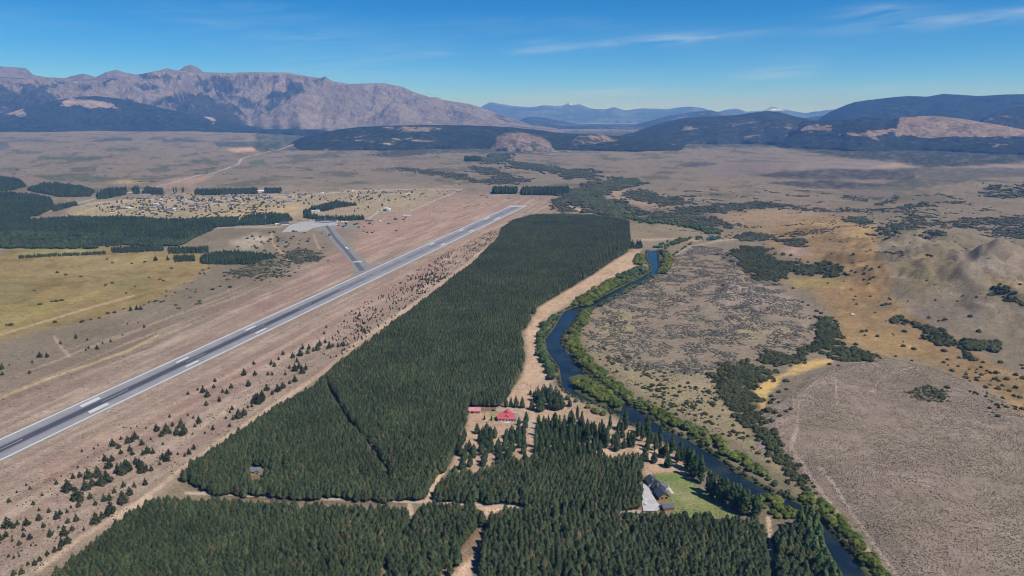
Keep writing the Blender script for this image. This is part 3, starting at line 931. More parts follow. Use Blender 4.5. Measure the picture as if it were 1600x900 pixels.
    # close the middle
    v = np.concatenate([v, [[0, 0, 0]]])
    col = np.concatenate([col, [col[0]]])
    ci = len(v) - 1
    ii = np.arange(na)
    cap = np.stack([np.full(na, ci), ii * nr, ((ii + 1) % na) * nr, np.full(na, ci)], 1)
    me = np_mesh('ground', v, faces, M_GROUND, col, smooth=True)
    o = link('ground', me)
    tag(o, 'dry steppe valley floor of tan, grey and olive ground', 'ground', kind='structure')
    return o


build_ground()


# ------------------------------------------------------------------ mountains
def mountain(name, label, sky, Df, Dr, zb, seed, step, nr, amp, spur, rock, forest, famt, fbias=0.0, back=1.6, bald=None, snow=None, shape=1.0, treeline=None, end=True):
    sx = np.array([p[0] for p in sky], float)
    sy = np.array([p[1] for p in sky], float)
    xs = np.arange(sx[0], sx[-1] + step, step)
    ys = np.interp(xs, sx, sy)
    rough = fbm(xs / 26.0, xs * 0 + seed, 4, seed, 0.6) * (1.8 if Dr > 25000 else 0.8)
    ys = ys + rough
    a, b, c = ray(xs, ys)
    hz = np.hypot(a, b)
    azm = np.arctan2(a, b)
    tn = c / hz
    u = np.concatenate([np.linspace(0, 1, nr), 1 + (back - 1) * np.linspace(0.08, 1, max(8, nr // 6))])
    A, U = np.meshgrid(azm, u, indexing='ij')
    T = np.repeat(tn[:, None], len(u), 1)
    dvar = 1 + 0.05 * fbm(azm * 6, azm * 0 + 3.3, 2, seed + 5)
    foot = 0.05 * fbm(azm * 16, azm * 0 + 7.1, 3, seed + 6, 0.5)
    D = (Df * (1 + foot[:, None] * np.clip(1 - U, 0, 1)) + (Dr - Df) * U) * dvar[:, None]
    x, y = D * np.sin(A), D * np.cos(A)
    Dridge = Dr * dvar[:, None]
    zr = CAM_Z + Dridge * T
    hgt = np.maximum(zr - zb, 5)
    prof = np.where(U <= 1, np.clip(U, 0, 1) ** shape, np.clip(1 - (U - 1) / (back - 1), 0, 1) ** 0.8)
    wx = fbm(x / spur / 2.2, y / spur / 2.2, 3, seed + 1) * spur * 0.8
    wy = fbm(x / spur / 2.2, y / spur / 2.2, 3, seed + 2) * spur * 0.8
    rn = ridged((x + wx) / spur, (y + wy) / (spur * 2.0), 6, seed + 3, 0.5) - 0.45
    fine = fbm(x / (spur * 0.25), y / (spur * 0.25), 5, seed + 4, 0.55)
    env = np.where(U <= 1, np.sin(np.clip(U, 0, 1) * math.pi) ** 0.7 * 0.9 + 0.03, 0.5)
    # valleys cut into the face
    z = zb + hgt * prof + amp * hgt * env * (rn * 1.25 + 0.35 * fine)
    lim = CAM_Z + D * T - 0.004 * D * (1 - U)
    z = np.where(U < 1, np.minimum(z, np.maximum(lim, zb)), z)
    z = np.where(U > 1, np.minimum(z, CAM_Z + D * T - 0.02 * D * (U - 1)), z)
    z = np.where(U == 1, zr, z)
    if end:   # the flanks run out into the plain
        e = np.minimum(np.arange(len(xs)), np.arange(len(xs))[::-1]) * step
        tp = sstep(0, min(70.0, (xs[-1] - xs[0]) * 0.2), e)[:, None]
        z = z * tp - 25 * (1 - tp)
    z[:, 0] = -30
    z[:, -1] = -40
    z = np.maximum(z, -40)
    # colours: bare rock, grass slopes and dark woods in the hollows
    hrel = np.clip((z - zb) / (np.max(hgt) + 1), 0, 1)
    fo = fbm(x / (spur * 0.9), y / (spur * 0.7), 5, seed + 9, 0.6) * 0.8 - rn * 0.75 + fbias + 0.25 * fine
    if treeline is not None:
        fo = fo - 1.6 * np.clip(hrel - treeline, 0, 1)
    px, py = proj(x, y, z)
    if bald is not None:
        for poly, v in bald:
            fo = fo + v * smask(px.ravel(), py.ravel(), poly, 5, fine.ravel(), 4).reshape(px.shape)
    speck = fbm(x / 70, y / 70, 3, seed + 21, 0.7)
    m = sstep(0.0, 0.22, fo + 0.25 * speck) * famt * (1 - 0.6 * sstep(0.38, 0.62, speck))
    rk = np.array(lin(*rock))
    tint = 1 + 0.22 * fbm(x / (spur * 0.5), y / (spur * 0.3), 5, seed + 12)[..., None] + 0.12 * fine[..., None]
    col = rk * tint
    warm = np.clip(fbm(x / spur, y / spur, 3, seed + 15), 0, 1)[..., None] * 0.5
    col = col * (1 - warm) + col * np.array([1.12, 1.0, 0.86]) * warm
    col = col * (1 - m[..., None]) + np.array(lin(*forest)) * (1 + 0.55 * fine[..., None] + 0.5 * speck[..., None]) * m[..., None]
    if snow:
        for poly in snow:
            k = smask(px.ravel(), py.ravel(), poly, 1.5, fine.ravel(), 2.5).reshape(px.shape) * (U <= 1.001)
            k = np.clip(k * sstep(-0.2, 0.3, fine + rn) * 0.85, 0, 1)[..., None]
            col = col * (1 - k) + np.array((0.85, 0.87, 0.9)) * k
    na, nu = A.shape
    i, j = np.meshgrid(np.arange(na - 1), np.arange(nu - 1), indexing='ij')
    faces = np.stack([i * nu + j, (i + 1) * nu + j, (i + 1) * nu + j + 1, i * nu + j + 1], -1).reshape(-1, 4)
    v = np.stack([x.ravel(), y.ravel(), z.ravel()], 1)
    me = np_mesh(name, v, faces, M_MOUNT, np.clip(col.reshape(-1, 3), 0.004, 0.9), smooth=True)
    o = link(name, me)
    tag(o, label, 'hill' if 'hill' in name else 'mountain', kind='structure')
    return o


ROCK = (124, 114, 106)
WOOD = (36, 48, 38)
mountain('mountain', 'rocky peaks behind the main range on the horizon', [(-160, 112), (-60, 100), (0, 103.5), (40, 106), (52, 117), (75, 121), (100, 122), (130, 114.5), (150, 120), (165, 113), (182, 109), (195, 113), (215, 117), (260, 114), (280, 110), (288, 104), (298, 101), (306, 104), (318, 111), (345, 124), (380, 150)],
         14500, 16800, 150, 3, 1.4, 50, 0.25, 1500, (112, 104, 102), WOOD, 0.6, -0.1)
mountain('mountain', 'broad bare grey-mauve mountain range with dark woods in its ravines', [(-200, 130), (-60, 120), (0, 121), (60, 122), (140, 124), (200, 119), (240, 111.5), (262, 106.5), (270, 109), (300, 112), (350, 114), (400, 112.5), (450, 113.5), (480, 119), (500, 122), (508, 119), (520, 127),
         (545, 131), (580, 130), (602, 130), (630, 136), (645, 143), (672, 152), (683, 152), (692, 156), (735, 163), (765, 172), (800, 185), (850, 202), (900, 212)],
         11800, 15600, 95, 5, 1.3, 190, 0.66, 1400, ROCK, (38, 48, 44), 0.9, 0.15, shape=0.85, treeline=0.8,
         bald=[([(380, 200), (450, 160), (510, 125), (640, 140), (760, 170), (800, 205), (600, 215), (430, 212)], -0.55), ([(240, 160), (330, 120), (440, 118), (500, 140), (400, 195), (260, 170)], 0.18), ([(0, 150), (110, 130), (200, 130), (240, 165), (120, 160), (0, 180)], 0.1)])
mountain('hill', 'dark forested hill with pale clearings left of the road', [(-260, 192), (-120, 190), (0, 181), (40, 168), (80, 158), (120, 151.5), (150, 150), (180, 153), (215, 160), (260, 170), (320, 181), (370, 192), (420, 203), (460, 210), (520, 214), (560, 219)],
         10400, 12000, 90, 8, 1.3, 80, 0.2, 600, (150, 134, 120), WOOD, 0.97, 0.85,
         bald=[([(92, 163), (115, 156), (175, 158), (180, 168), (150, 167)], -1.2), ([(0, 176), (38, 172), (40, 178), (0, 180)], -1.2), ([(322, 182), (338, 186), (334, 192)], -1.2), ([(180, 170), (196, 172), (196, 176), (180, 174)], -0.7)])
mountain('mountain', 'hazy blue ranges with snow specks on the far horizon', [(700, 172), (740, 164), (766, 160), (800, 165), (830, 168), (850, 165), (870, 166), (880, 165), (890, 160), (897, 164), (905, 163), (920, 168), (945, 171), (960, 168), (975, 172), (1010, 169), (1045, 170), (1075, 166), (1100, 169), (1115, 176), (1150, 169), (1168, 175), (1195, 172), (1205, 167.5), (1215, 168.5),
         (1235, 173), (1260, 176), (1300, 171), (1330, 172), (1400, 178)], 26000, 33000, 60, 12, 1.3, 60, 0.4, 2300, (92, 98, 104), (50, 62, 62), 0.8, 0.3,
         snow=[([(880, 166), (890, 160), (902, 166)], ), ] and [[(887, 164), (890, 160), (896, 164)], [(1196, 173), (1204, 166), (1220, 168), (1228, 173)]])
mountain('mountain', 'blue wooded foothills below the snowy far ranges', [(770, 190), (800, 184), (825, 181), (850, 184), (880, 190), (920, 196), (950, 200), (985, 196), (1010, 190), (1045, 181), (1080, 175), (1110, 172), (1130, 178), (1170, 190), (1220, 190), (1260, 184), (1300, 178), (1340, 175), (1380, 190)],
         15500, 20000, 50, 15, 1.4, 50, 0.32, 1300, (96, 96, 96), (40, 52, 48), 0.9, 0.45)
mountain('mountain', 'long dark wooded plateau above the bald hill', [(1225, 196), (1265, 190), (1290, 178), (1310, 169), (1322, 164), (1335, 159.5), (1360, 156), (1400, 151.5), (1420, 150), (1450, 151), (1466, 148), (1475, 146.5), (1500, 148), (1530, 150), (1560, 148), (1600, 147), (1680, 146), (1800, 152), (1900, 165)],
         11500, 14500, 60, 18, 1.3, 80, 0.22, 1200, (112, 104, 100), (34, 46, 42), 0.95, 0.8, shape=0.6, treeline=0.86)
mountain('hill', 'rounded dark wooded hill in the middle of the horizon', [(925, 214), (960, 210), (990, 207), (1020, 196), (1045, 189), (1075, 184), (1110, 182), (1150, 180), (1180, 175.5), (1200, 173.5), (1215, 175), (1240, 181), (1270, 187), (1300, 193), (1340, 204), (1370, 214)],
         8200, 10200, 20, 21, 1.3, 80, 0.2, 800, (130, 118, 108), (38, 50, 42), 0.93, 0.7)
mountain('hill', 'dark wooded spur at the right end of the horizon', [(1480, 200), (1510, 190), (1530, 183), (1550, 176), (1570, 172), (1600, 166), (1660, 160), (1740, 165), (1830, 190), (1880, 205)],
         8800, 10400, 10, 24, 1.4, 60, 0.22, 600, (124, 112, 104), (38, 48, 42), 0.92, 0.6)
mountain('hill', 'bald brown hill above dark woods on the right', [(1190, 216), (1215, 205), (1235, 196), (1255, 189), (1285, 189), (1315, 188), (1335, 185), (1352, 183), (1370, 185), (1395, 186), (1412, 182), (1430, 180.5), (1470, 182), (1500, 185), (1530, 190), (1560, 195), (1600, 202), (1650, 208), (1710, 216)],
         7300, 8600, 10, 27, 1.2, 80, 0.2, 420, (136, 118, 102), (36, 48, 40), 0.95, 0.75,
         bald=[([(1398, 203), (1410, 184), (1480, 179), (1600, 196), (1610, 212), (1450, 214), (1400, 210)], -1.6), ([(1325, 210), (1395, 200), (1400, 206), (1335, 213)], -1.4), ([(1225, 205), (1240, 195), (1300, 195), (1300, 205)], -0.55)])
mountain('hill', 'low dark forested ridge with a bare pink dome in the valley centre', [(420, 219), (470, 212), (500, 208), (530, 202), (560, 198.5), (600, 196.5), (660, 195), (740, 196), (790, 198), (830, 202), (870, 207), (910, 210), (960, 212), (1010, 214), (1060, 217), (1100, 222)],
         6500, 7900, 15, 30, 1.2, 80, 0.16, 420, (140, 124, 108), (36, 50, 40), 0.95, 0.8,
         bald=[([(600, 201), (690, 199), (700, 202), (620, 204)], -0.9), ([(540, 215), (580, 212), (680, 220), (640, 226), (560, 224)], -0.5)])
mountain('hill', 'bare pinkish dome hill in front of the forested ridge', [(752, 229), (765, 222), (775, 212), (790, 207.5), (812, 206.5), (830, 209), (848, 215), (862, 223), (880, 230)], 6350, 6850, 2, 33, 0.9, 40, 0.12, 160, (126, 110, 102), (62, 72, 56), 0.85, 0.12, shape=0.6)
mountain('hill', 'small rocky wooded knoll beside the bare dome hill', [(872, 231), (890, 221), (905, 212), (920, 209.5), (940, 210), (960, 216), (985, 224), (1005, 230)], 6700, 7200, 2, 36, 0.9, 40, 0.14, 160, (138, 118, 104), (50, 64, 50), 0.9, 0.35, shape=0.6)


# ------------------------------------------------------------------ river
def build_river():
    m, nt, b = principled('river_water', 0.07, 0.5)
    b.inputs['Base Color'].default_value = (0.012, 0.028, 0.045, 1)
    b.inputs['IOR'].default_value = 1.33
    g = nd(nt, 'ShaderNodeNewGeometry')
    n = nd(nt, 'ShaderNodeTexNoise')
    n.inputs['Scale'].default_value = 0.5
    n.inputs['Detail'].default_value = 4
    nt.links.new(g.outputs['Position'], n.inputs['Vector'])
    bp = nd(nt, 'ShaderNodeBump')
    bp.inputs['Distance'].default_value = 0.6
    rf = nd(nt, 'ShaderNodeTexNoise')
    rf.inputs['Scale'].default_value = 0.035
    rf.inputs['Detail'].default_value = 5
    nt.links.new(g.outputs['Position'], rf.inputs['Vector'])
    rm = nd(nt, 'ShaderNodeMapRange')
    rm.inputs[1].default_value = 0.42
    rm.inputs[2].default_value = 0.66
    rm.inputs[3].default_value = 0.12
    rm.inputs[4].default_value = 0.75
    nt.links.new(rf.outputs[0], rm.inputs[0])
    nt.links.new(rm.outputs[0], bp.inputs['Strength'])
    rg = nd(nt, 'ShaderNodeMapRange')
    rg.inputs[1].default_value = 0.42
    rg.inputs[2].default_value = 0.66
    rg.inputs[3].default_value = 0.04
    rg.inputs[4].default_value = 0.22
    nt.links.new(rf.outputs[0], rg.inputs[0])
    nt.links.new(rg.outputs[0], b.inputs['Roughness'])
    nt.links.new(n.outputs[0], bp.inputs['Height'])
    nt.links.new(bp.outputs[0], b.inputs['Normal'])
    # gravel bars showing through as slightly browner water
    n2 = nd(nt, 'ShaderNodeTexNoise')
    n2.inputs['Scale'].default_value = 0.05
    nt.links.new(g.outputs['Position'], n2.inputs['Vector'])
    rp = nd(nt, 'ShaderNodeValToRGB')
    rp.color_ramp.elements[0].position = 0.42
    rp.color_ramp.elements[0].color = (0.010, 0.020, 0.030, 1)
    rp.color_ramp.elements[1].position = 0.72
    rp.color_ramp.elements[1].color = (0.032, 0.040, 0.040, 1)
    nt.links.new(n2.outputs[0], rp.inputs[0])
    nt.links.new(rp.outputs[0], b.inputs['Base Color'])
    lw, rw = riv_lw, riv_rw
    v, f = [], []
    for k in range(len(lw)):
        c = (lw[k] + rw[k]) / 2
        for s, p in ((0, lw[k]), (1, rw[k])):
            d = p - c
            p = c + d * (1 + 4.0 / max(np.linalg.norm(d), 1))
            v.append((p[0], p[1], -1.3))
    for k in range(len(lw) - 1):
        f.append((2 * k, 2 * k + 1, 2 * k + 3, 2 * k + 2))
    me = bpy.data.meshes.new('river')
    me.from_pydata(v, [], f)
    me.materials.append(m)
    o = link('river', me)
    tag(o, 'blue river winding past the pine plantation', 'river', kind='structure')
    q = WP([(1104, 372), (1112, 369), (1120, 370), (1122, 374), (1112, 376), (1104, 376)])
    zz = float(ground_z([q[0][0]], [q[0][1]])[0]) + 0.6
    o = MB().poly([(p[0], p[1], zz) for p in q]).build('river_bend', m)
    tag(o, 'far bend of the river glinting between trees', 'river', kind='structure')


build_river()


# ------------------------------------------------------------------ runway, taxiway, apron, highway
def build_airfield():
    # asphalt with rubber marks down the middle, laid out along the strip itself
    m, nt, b = principled('runway_asphalt', 0.8, 0.25)
    at = nd(nt, 'ShaderNodeAttribute', attribute_name='Col')
    c = mult_noise(nt, at.outputs['Color'], ((0.03, 0.88, 1.12), (0.35, 0.9, 1.1), (2.0, 0.85, 1.15)))
    nt.links.new(c, b.inputs['Base Color'])
    white = mat_plain('runway_paint', (0.72, 0.72, 0.70), 0.7, 0.2, ((0.5, 0.8, 1.05), (3.0, 0.85, 1.05)))
    conc = mat_plain('apron_concrete', (0.38, 0.37, 0.36), 0.85, 0.2, ((0.05, 0.88, 1.1), (0.4, 0.9, 1.1)))
    grey = mat_plain('taxiway_shoulder', (0.23, 0.225, 0.215), 0.9, 0.2, ((0.05, 0.85, 1.12), (0.4, 0.9, 1.1)))
    dirt = mat_plain('gravel_track', (0.40, 0.345, 0.29), 1.0, 0.0, ((0.05, 0.85, 1.12), (0.5, 0.85, 1.15)))

    def line2(p0, p1, t):
        return p0 + (p1 - p0) * t
    l0, l1 = np.array(flat_w(-260, 803.5)), np.array(flat_w(797, 321.5))
    r0, r1 = np.array(flat_w(-260, 848.5)), np.array(flat_w(824.5, 321.5))
    ns, ntt = 160, 40
    v, col, f = [], [], []
    S = np.linspace(0, 1, ns + 1)
    Tt = np.linspace(0, 1, ntt + 1)
    for s in S:
        a, bb = line2(l0, l1, s), line2(r0, r1, s)
        for t in Tt:
            p = line2(a, bb, t)
            v.append((p[0], p[1], 0.15))
            d = t - 0.5
            rub = min(0.97, math.exp(-((d / 0.125) ** 4)) * (0.68 * (1 - min(1, max(0, (s - 0.30) / 0.14))) + 0.24) + 0.25 * math.exp(-((d / 0.24) ** 2)))
            strk = 0.5 + 0.5 * float(perlin(np.array(t * 34.0), np.array(s * 6.0), 3))
            c0 = np.array(lin(146, 145, 149)) * (1 - 0.10 * strk)
            c1 = np.array(lin(70, 72, 80))
            edge = math.exp(-(((abs(d) - 0.5) / 0.07) ** 2)) * 0.35
            cc = c0 * (1 - rub) + c1 * rub
            cc = cc * (1 - edge) + np.array(lin(168, 156, 146)) * edge
            if s > 0.988:
                cc = np.array(lin(214, 212, 208))
            col.append(cc)
    k = ntt + 1
    for i in range(ns):
        for j in range(ntt):
            f.append((i * k + j, (i + 1) * k + j, (i + 1) * k + j + 1, i * k + j + 1))
    f = [q[::-1] for q in f]
    o = link('runway', np_mesh('runway', v, f, m, np.array(col)))
    tag(o, 'grey asphalt runway with white markings and dark tyre streaks', 'runway', kind='structure')
    rw = o

    def rpt(s, t, z=0.3):
        p = line2(line2(l0, l1, s), line2(r0, r1, s), t)
        return (p[0], p[1], z)

    def mark(s0, s1, t0, t1, name='painted_stripe'):
        n = max(1, int((s1 - s0) * 60))
        mb = MB()
        for i in range(n):
            a, bq = s0 + (s1 - s0) * i / n, s0 + (s1 - s0) * (i + 1) / n
            mb.poly([rpt(a, t1), rpt(bq, t1), rpt(bq, t0), rpt(a, t0)][::-1])
        return mb.build(name, white, rw)
    mark(0, 0.985, 0.050, 0.092, 'edge_line')
    mark(0, 0.985, 0.908, 0.950, 'edge_line')

    def s_of(px, py):
        p = np.array(flat_w(px, py))
        c0, c1 = (l0 + r0) / 2, (l1 + r1) / 2
        d = c1 - c0
        return float(np.dot(p - c0, d) / np.dot(d, d))
    for (x0, y0, x1, y1, w) in ((114, 640, 143, 626, 0.075), (268, 570, 288, 561, 0.05), (378, 519, 394, 511.5, 0.045),):
        s0, s1 = s_of(x0 + 16, y0), s_of(x1 + 16, y1)
        if w > 0.06:
            for t0 in (0.185, 0.235, 0.285, 0.655, 0.705, 0.755):
                mark(s0, s1, t0, t0 + 0.040)
        else:
            for t0 in (0.235, 0.70):
                mark(s0, s1, t0, t0 + w * 1.5)
    for (x, y, dl) in ((766, 341, 0.014), (724, 360, 0.008), (678, 381, 0.007)):
        s = s_of(x, y)
        for t0 in (0.2, 0.72):
            mark(s - dl, s + dl, t0, t0 + 0.09)
    for q in range(14):      # centre line dashes
        s = 0.06 + q * 0.065
        mark(s, s + 0.018, 0.494, 0.506)
    # taxiway: pale shoulders, darker lane, yellow-white bar
    def strip(name, pts_l, pts_r, z, mat, parent=None):
        ql, qr = WP(pts_l), WP(pts_r)
        mb = MB()
        n = len(ql)
        vv = [(p[0], p[1], z) for p in ql] + [(p[0], p[1], z) for p in qr]
        mb.v = vv
        mb.f = [(i, i + 1, n + i + 1, n + i)[::-1] for i in range(n - 1)]
        return mb.build(name, mat, parent)
    tx = strip('taxiway', [(503, 352), (514, 372), (530, 390), (541, 402), (548, 410), (553, 416), (551, 426), (548, 433)], [(516, 350), (534, 370), (550, 388), (562, 400), (570, 408), (578, 414), (586, 414), (606, 408)], 0.08, grey)
    tag(tx, 'grey taxiway joining the apron to the runway', 'taxiway', kind='structure')
    tdark = mat_plain('taxiway_asphalt', (0.12, 0.12, 0.135), 0.85, 0.2, ((0.05, 0.85, 1.12), (0.4, 0.9, 1.1)))
    strip('lane', [(508, 353), (522, 374), (538, 392), (549, 406), (558, 418), (562, 424)], [(512, 352), (527, 373), (544, 391), (556, 405), (566, 417), (571, 422)], 0.2, tdark, tx)
    strip('holding_line', [(551, 409), (565, 408.4)], [(552, 410.2), (566, 409.4)], 0.34, white, tx)
    strip('painted_stripe', [(539, 387), (543, 389)], [(541, 386), (545, 388)], 0.34, white, tx)
    q = WP([(440, 363), (452, 352), (470, 347), (500, 345), (522, 347), (530, 352), (505, 353), (488, 357), (478, 362), (460, 362)])
    o = MB().poly([(p[0], p[1], 0.12) for p in q]).build('apron', conc)
    tag(o, 'pale concrete apron in front of the terminal', 'apron', kind='structure')
    q = WP([(488, 358), (505, 353), (530, 350), (560, 349), (562, 352), (540, 356), (515, 359), (498, 361)])
    o = MB().poly([(p[0], p[1], 0.06) for p in q]).build('apron_extension', grey)
    tag(o, 'grey apron strip beside the taxiway', 'apron', kind='structure')
    # highway and gravel roads
    hw = mat_plain('road_gravel', (0.34, 0.32, 0.30), 0.95, 0.1, ((0.02, 0.85, 1.12), (0.3, 0.9, 1.1)))

    def road(name, pts, width, mat, label, z=0.25):
        p = WP(pts)
        seg = [p[0]]
        for a, bq in zip(p[:-1], p[1:]):
            n = max(1, int(np.linalg.norm(bq - a) / 40))
            for i in range(1, n + 1):
                seg.append(a + (bq - a) * i / n)
        seg = np.array(seg)
        for _ in range(6):
            seg[1:-1] = (seg[:-2] + 2 * seg[1:-1] + seg[2:]) / 4
        d = np.gradient(seg, axis=0)
        d /= np.linalg.norm(d, axis=1)[:, None] + 1e-9
        nrm = np.stack([d[:, 1], -d[:, 0]], 1)
        mb = MB()
        n = len(seg)
        ts = (-1, 0, 1)
        for t in ts:
            q = seg + nrm * width / 2 * t
            zz = ground_z(q[:, 0], q[:, 1]) + z
            mb.v += [(a[0], a[1], c) for a, c in zip(q, zz)]
        for k in range(2):
            mb.f += [(k * n + i, k * n + i + 1, (k + 1) * n + i + 1, (k + 1) * n + i)[::-1] for i in range(n - 1)]
        o = mb.build(name, mat)
        tag(o, label, 'road', kind='structure')
        return o
    road('highway', [(22, 342), (50, 334.5), (80, 328), (120, 319), (130, 314), (160, 308), (190, 303), (216, 300), (250, 291), (280, 282), (320, 273.5), (338, 269), (372, 257), (377, 248), (405, 240), (440, 233), (468, 223)], 19, hw, 'highway running past the town towards the mountains', 0.7)
    road('town_road', [(120, 323), (160, 317), (215, 312), (300, 314.5), (400, 309), (470, 306), (560, 299), (640, 296.5), (715, 296)], 9, dirt, 'pale dirt road through the scattered town', 0.6)
    road('access_road', [(250, 361), (330, 356), (400, 355.5), (450, 349), (520, 340), (572, 346), (590, 331), (603, 326)], 8, dirt, 'pale access road round the terminal', 0.5)
    road('house_track', [(842, 702), (836, 682), (831, 662), (834, 642), (826, 637), (800, 640), (775, 640)], 6, dirt, 'sandy track to the red roofed house', 0.12)
    road('forest_road', [(292, 771), (400, 775), (500, 780), (640, 784), (760, 787), (900, 797), (1000, 801)], 3.5, dirt, 'sandy forest road between the plantation blocks', 0.12)
    # driveway of the slate house
    pave = mat_plain('driveway_paving', (0.46, 0.45, 0.45), 0.9, 0.2, ((0.2, 0.88, 1.1), (1.5, 0.9, 1.1)))
    q = WP([(1005, 757), (1012, 760), (1018, 772), (1026, 785), (1034, 794), (1026, 800), (1005, 800), (1002, 780)])
    o = MB().poly([(p[0], p[1], H(np.array([p[0]]), np.array([p[1]]))[0] + 0.9) for p in q]).build('driveway', pave)
    tag(o, 'pale grey paved driveway beside the slate roofed house', 'driveway', kind='structure')


build_airfield()


# ------------------------------------------------------------------ plants: prototypes
def clumps(cent, nrm, size, seed, droop=0.0, lift=0.35):
    """many small bent leaf clumps: 5 vertices, 4 triangles each"""
    r = np.random.default_rng(seed)
    n = len(cent)
    nrm = nrm / (np.linalg.norm(nrm, axis=1)[:, None] + 1e-9)
    ref = np.where(np.abs(nrm[:, 2:3]) > 0.9, [[1, 0, 0]], [[0, 0, 1]])
    u = np.cross(nrm, ref)
    u /= np.linalg.norm(u, axis=1)[:, None]
    w = np.cross(nrm, u)
    a = r.uniform(0, 2 * np.pi, n)[:, None]
    u, w = u * np.cos(a) + w * np.sin(a), -u * np.sin(a) + w * np.cos(a)
    s = (size * r.uniform(0.7, 1.35, n))[:, None]
    asp = r.uniform(0.7, 1.2, n)[:, None]
    j = lambda: r.normal(0, 0.16, (n, 3)) * s
    V = np.stack([cent + nrm * s * lift + j(), cent + u * s * asp + j(), cent + w * s / asp + j(), cent - u * s * asp + j(), cent - w * s / asp + j()], 1)
    V[:, 1:, 2] -= droop * s
    b = (np.arange(n) * 5)[:, None]
    Fq = np.concatenate([b + np.array([[0, 1, 2]]), b + np.array([[0, 2, 3]]), b + np.array([[0, 3, 4]]), b + np.array([[0, 4, 1]])])
    return V.reshape(-1, 3), Fq


def join(parts):
    vs_, fs_, o = [], [], 0
    for v, f in parts:
        vs_.append(v)
        fs_.append(f + o)
        o += len(v)
    return np.concatenate(vs_), np.concatenate(fs_)


def cone_core(h0, h1, r, n=7):
    v = [(0, 0, h1)] + [(r * math.cos(2 * math.pi * i / n), r * math.sin(2 * math.pi * i / n), h0) for i in range(n)] + [(0, 0, h0 - 0.2)]
    f = [(0, 1 + i, 1 + (i + 1) % n) for i in range(n)] + [(n + 1, 1 + (i + 1) % n, 1 + i) for i in range(n)]
    return np.array(v, float), np.array(f)


def ball_core(c, rx, rz, n=8, m=5):
    v, f = [], []
    for i in range(m + 1):
        t = math.pi * i / m
        for k in range(n):
            a = 2 * math.pi * k / n
            v.append((c[0] + rx * math.sin(t) * math.cos(a), c[1] + rx * math.sin(t) * math.sin(a), c[2] + rz * math.cos(t)))
    for i in range(m):
        for k in range(n):
            k2 = (k + 1) % n
            f.append((i * n + k, (i + 1) * n + k, (i + 1) * n + k2))
            f.append((i * n + k, (i + 1) * n + k2, i * n + k2))
    return np.array(v, float), np.array(f)


def crown_pine(h, w, base, n, seed, round_=0.8, size=0.9):
    r = np.random.default_rng(seed)
    t = r.beta(1.0, 1.35, n)
    t = np.concatenate([t, np.linspace(0.8, 0.99, 8)])
    n = len(t)
    rad = w / 2 * np.clip((1 - t ** 1.7) ** (round_ + 0.35) * (0.72 + 0.28 * np.clip(t * 7, 0, 1)), 0.03, 1)
    a = r.uniform(0, 2 * np.pi, n)
    lob = 1 + 0.16 * np.sin(a * 3 + seed + t * 9)
    rr = rad * lob * r.uniform(0.72, 1.08, n)
    z = base + (h - base) * t + r.normal(0, 0.12, n)
    cent = np.stack([rr * np.cos(a), rr * np.sin(a), z], 1)
    nrm = np.stack([np.cos(a), np.sin(a), r.uniform(0.5, 1.3, n)], 1)
    sz = size * (0.45 + 0.75 * (1 - t))
    return join([clumps(cent, nrm, sz, seed, droop=0.3), cone_core(base + 0.4, base + (h - base) * 0.9, w * 0.36)])


def crown_poplar(h, w, base, n, seed, size=0.75):
    r = np.random.default_rng(seed)
    t = r.uniform(0, 1, n)
    prof = np.sin(np.clip(t, 0, 1) ** 0.75 * math.pi) ** 0.55 * (1 - 0.25 * t) + 0.05
    a = r.uniform(0, 2 * np.pi, n)
    lob = 1 + 0.22 * np.sin(a * 2 + t * 12 + seed)
    rr = w / 2 * prof * lob * r.uniform(0.7, 1.08, n)
    cent = np.stack([rr * np.cos(a), rr * np.sin(a), base + (h - base) * t], 1)
    nrm = np.stack([np.cos(a), np.sin(a), r.uniform(0.3, 1.2, n)], 1)
    return join([clumps(cent, nrm, size * (0.6 + 0.5 * prof), seed), ball_core((0, 0, base + (h - base) * 0.48), w * 0.34, (h - base) * 0.47)])


def crown_lobes(w, h, base, lobes, per, seed, size):
    r = np.random.default_rng(seed)
    parts = []
    for k in range(lobes):
        if k == 0:
            c = np.array([0, 0, base + (h - base) * 0.55])
            R, Z = w * 0.33, (h - base) * 0.48
        else:
            a = 2 * math.pi * k / (lobes - 1) + r.uniform(-0.4, 0.4)
            d = w * r.uniform(0.22, 0.32)
            c = np.array([d * math.cos(a), d * math.sin(a), base + (h - base) * r.uniform(0.32, 0.5)])
            R, Z = w * r.uniform(0.19, 0.27), (h - base) * r.uniform(0.30, 0.44)
        q = r.normal(0, 1, (per, 3))
        q[:, 2] = np.abs(q[:, 2]) * 1.2 - 0.25
        q /= np.linalg.norm(q, axis=1)[:, None]
        cent = c + q * np.array([R, R, Z]) * r.uniform(0.85, 1.1, (per, 1))
        parts.append(clumps(cent, q + np.array([0, 0, 0.35]), np.full(per, size), seed * 31 + k))
        parts.append(ball_core(c, R * 0.86, Z * 0.86, 8, 5))
    return join(parts)


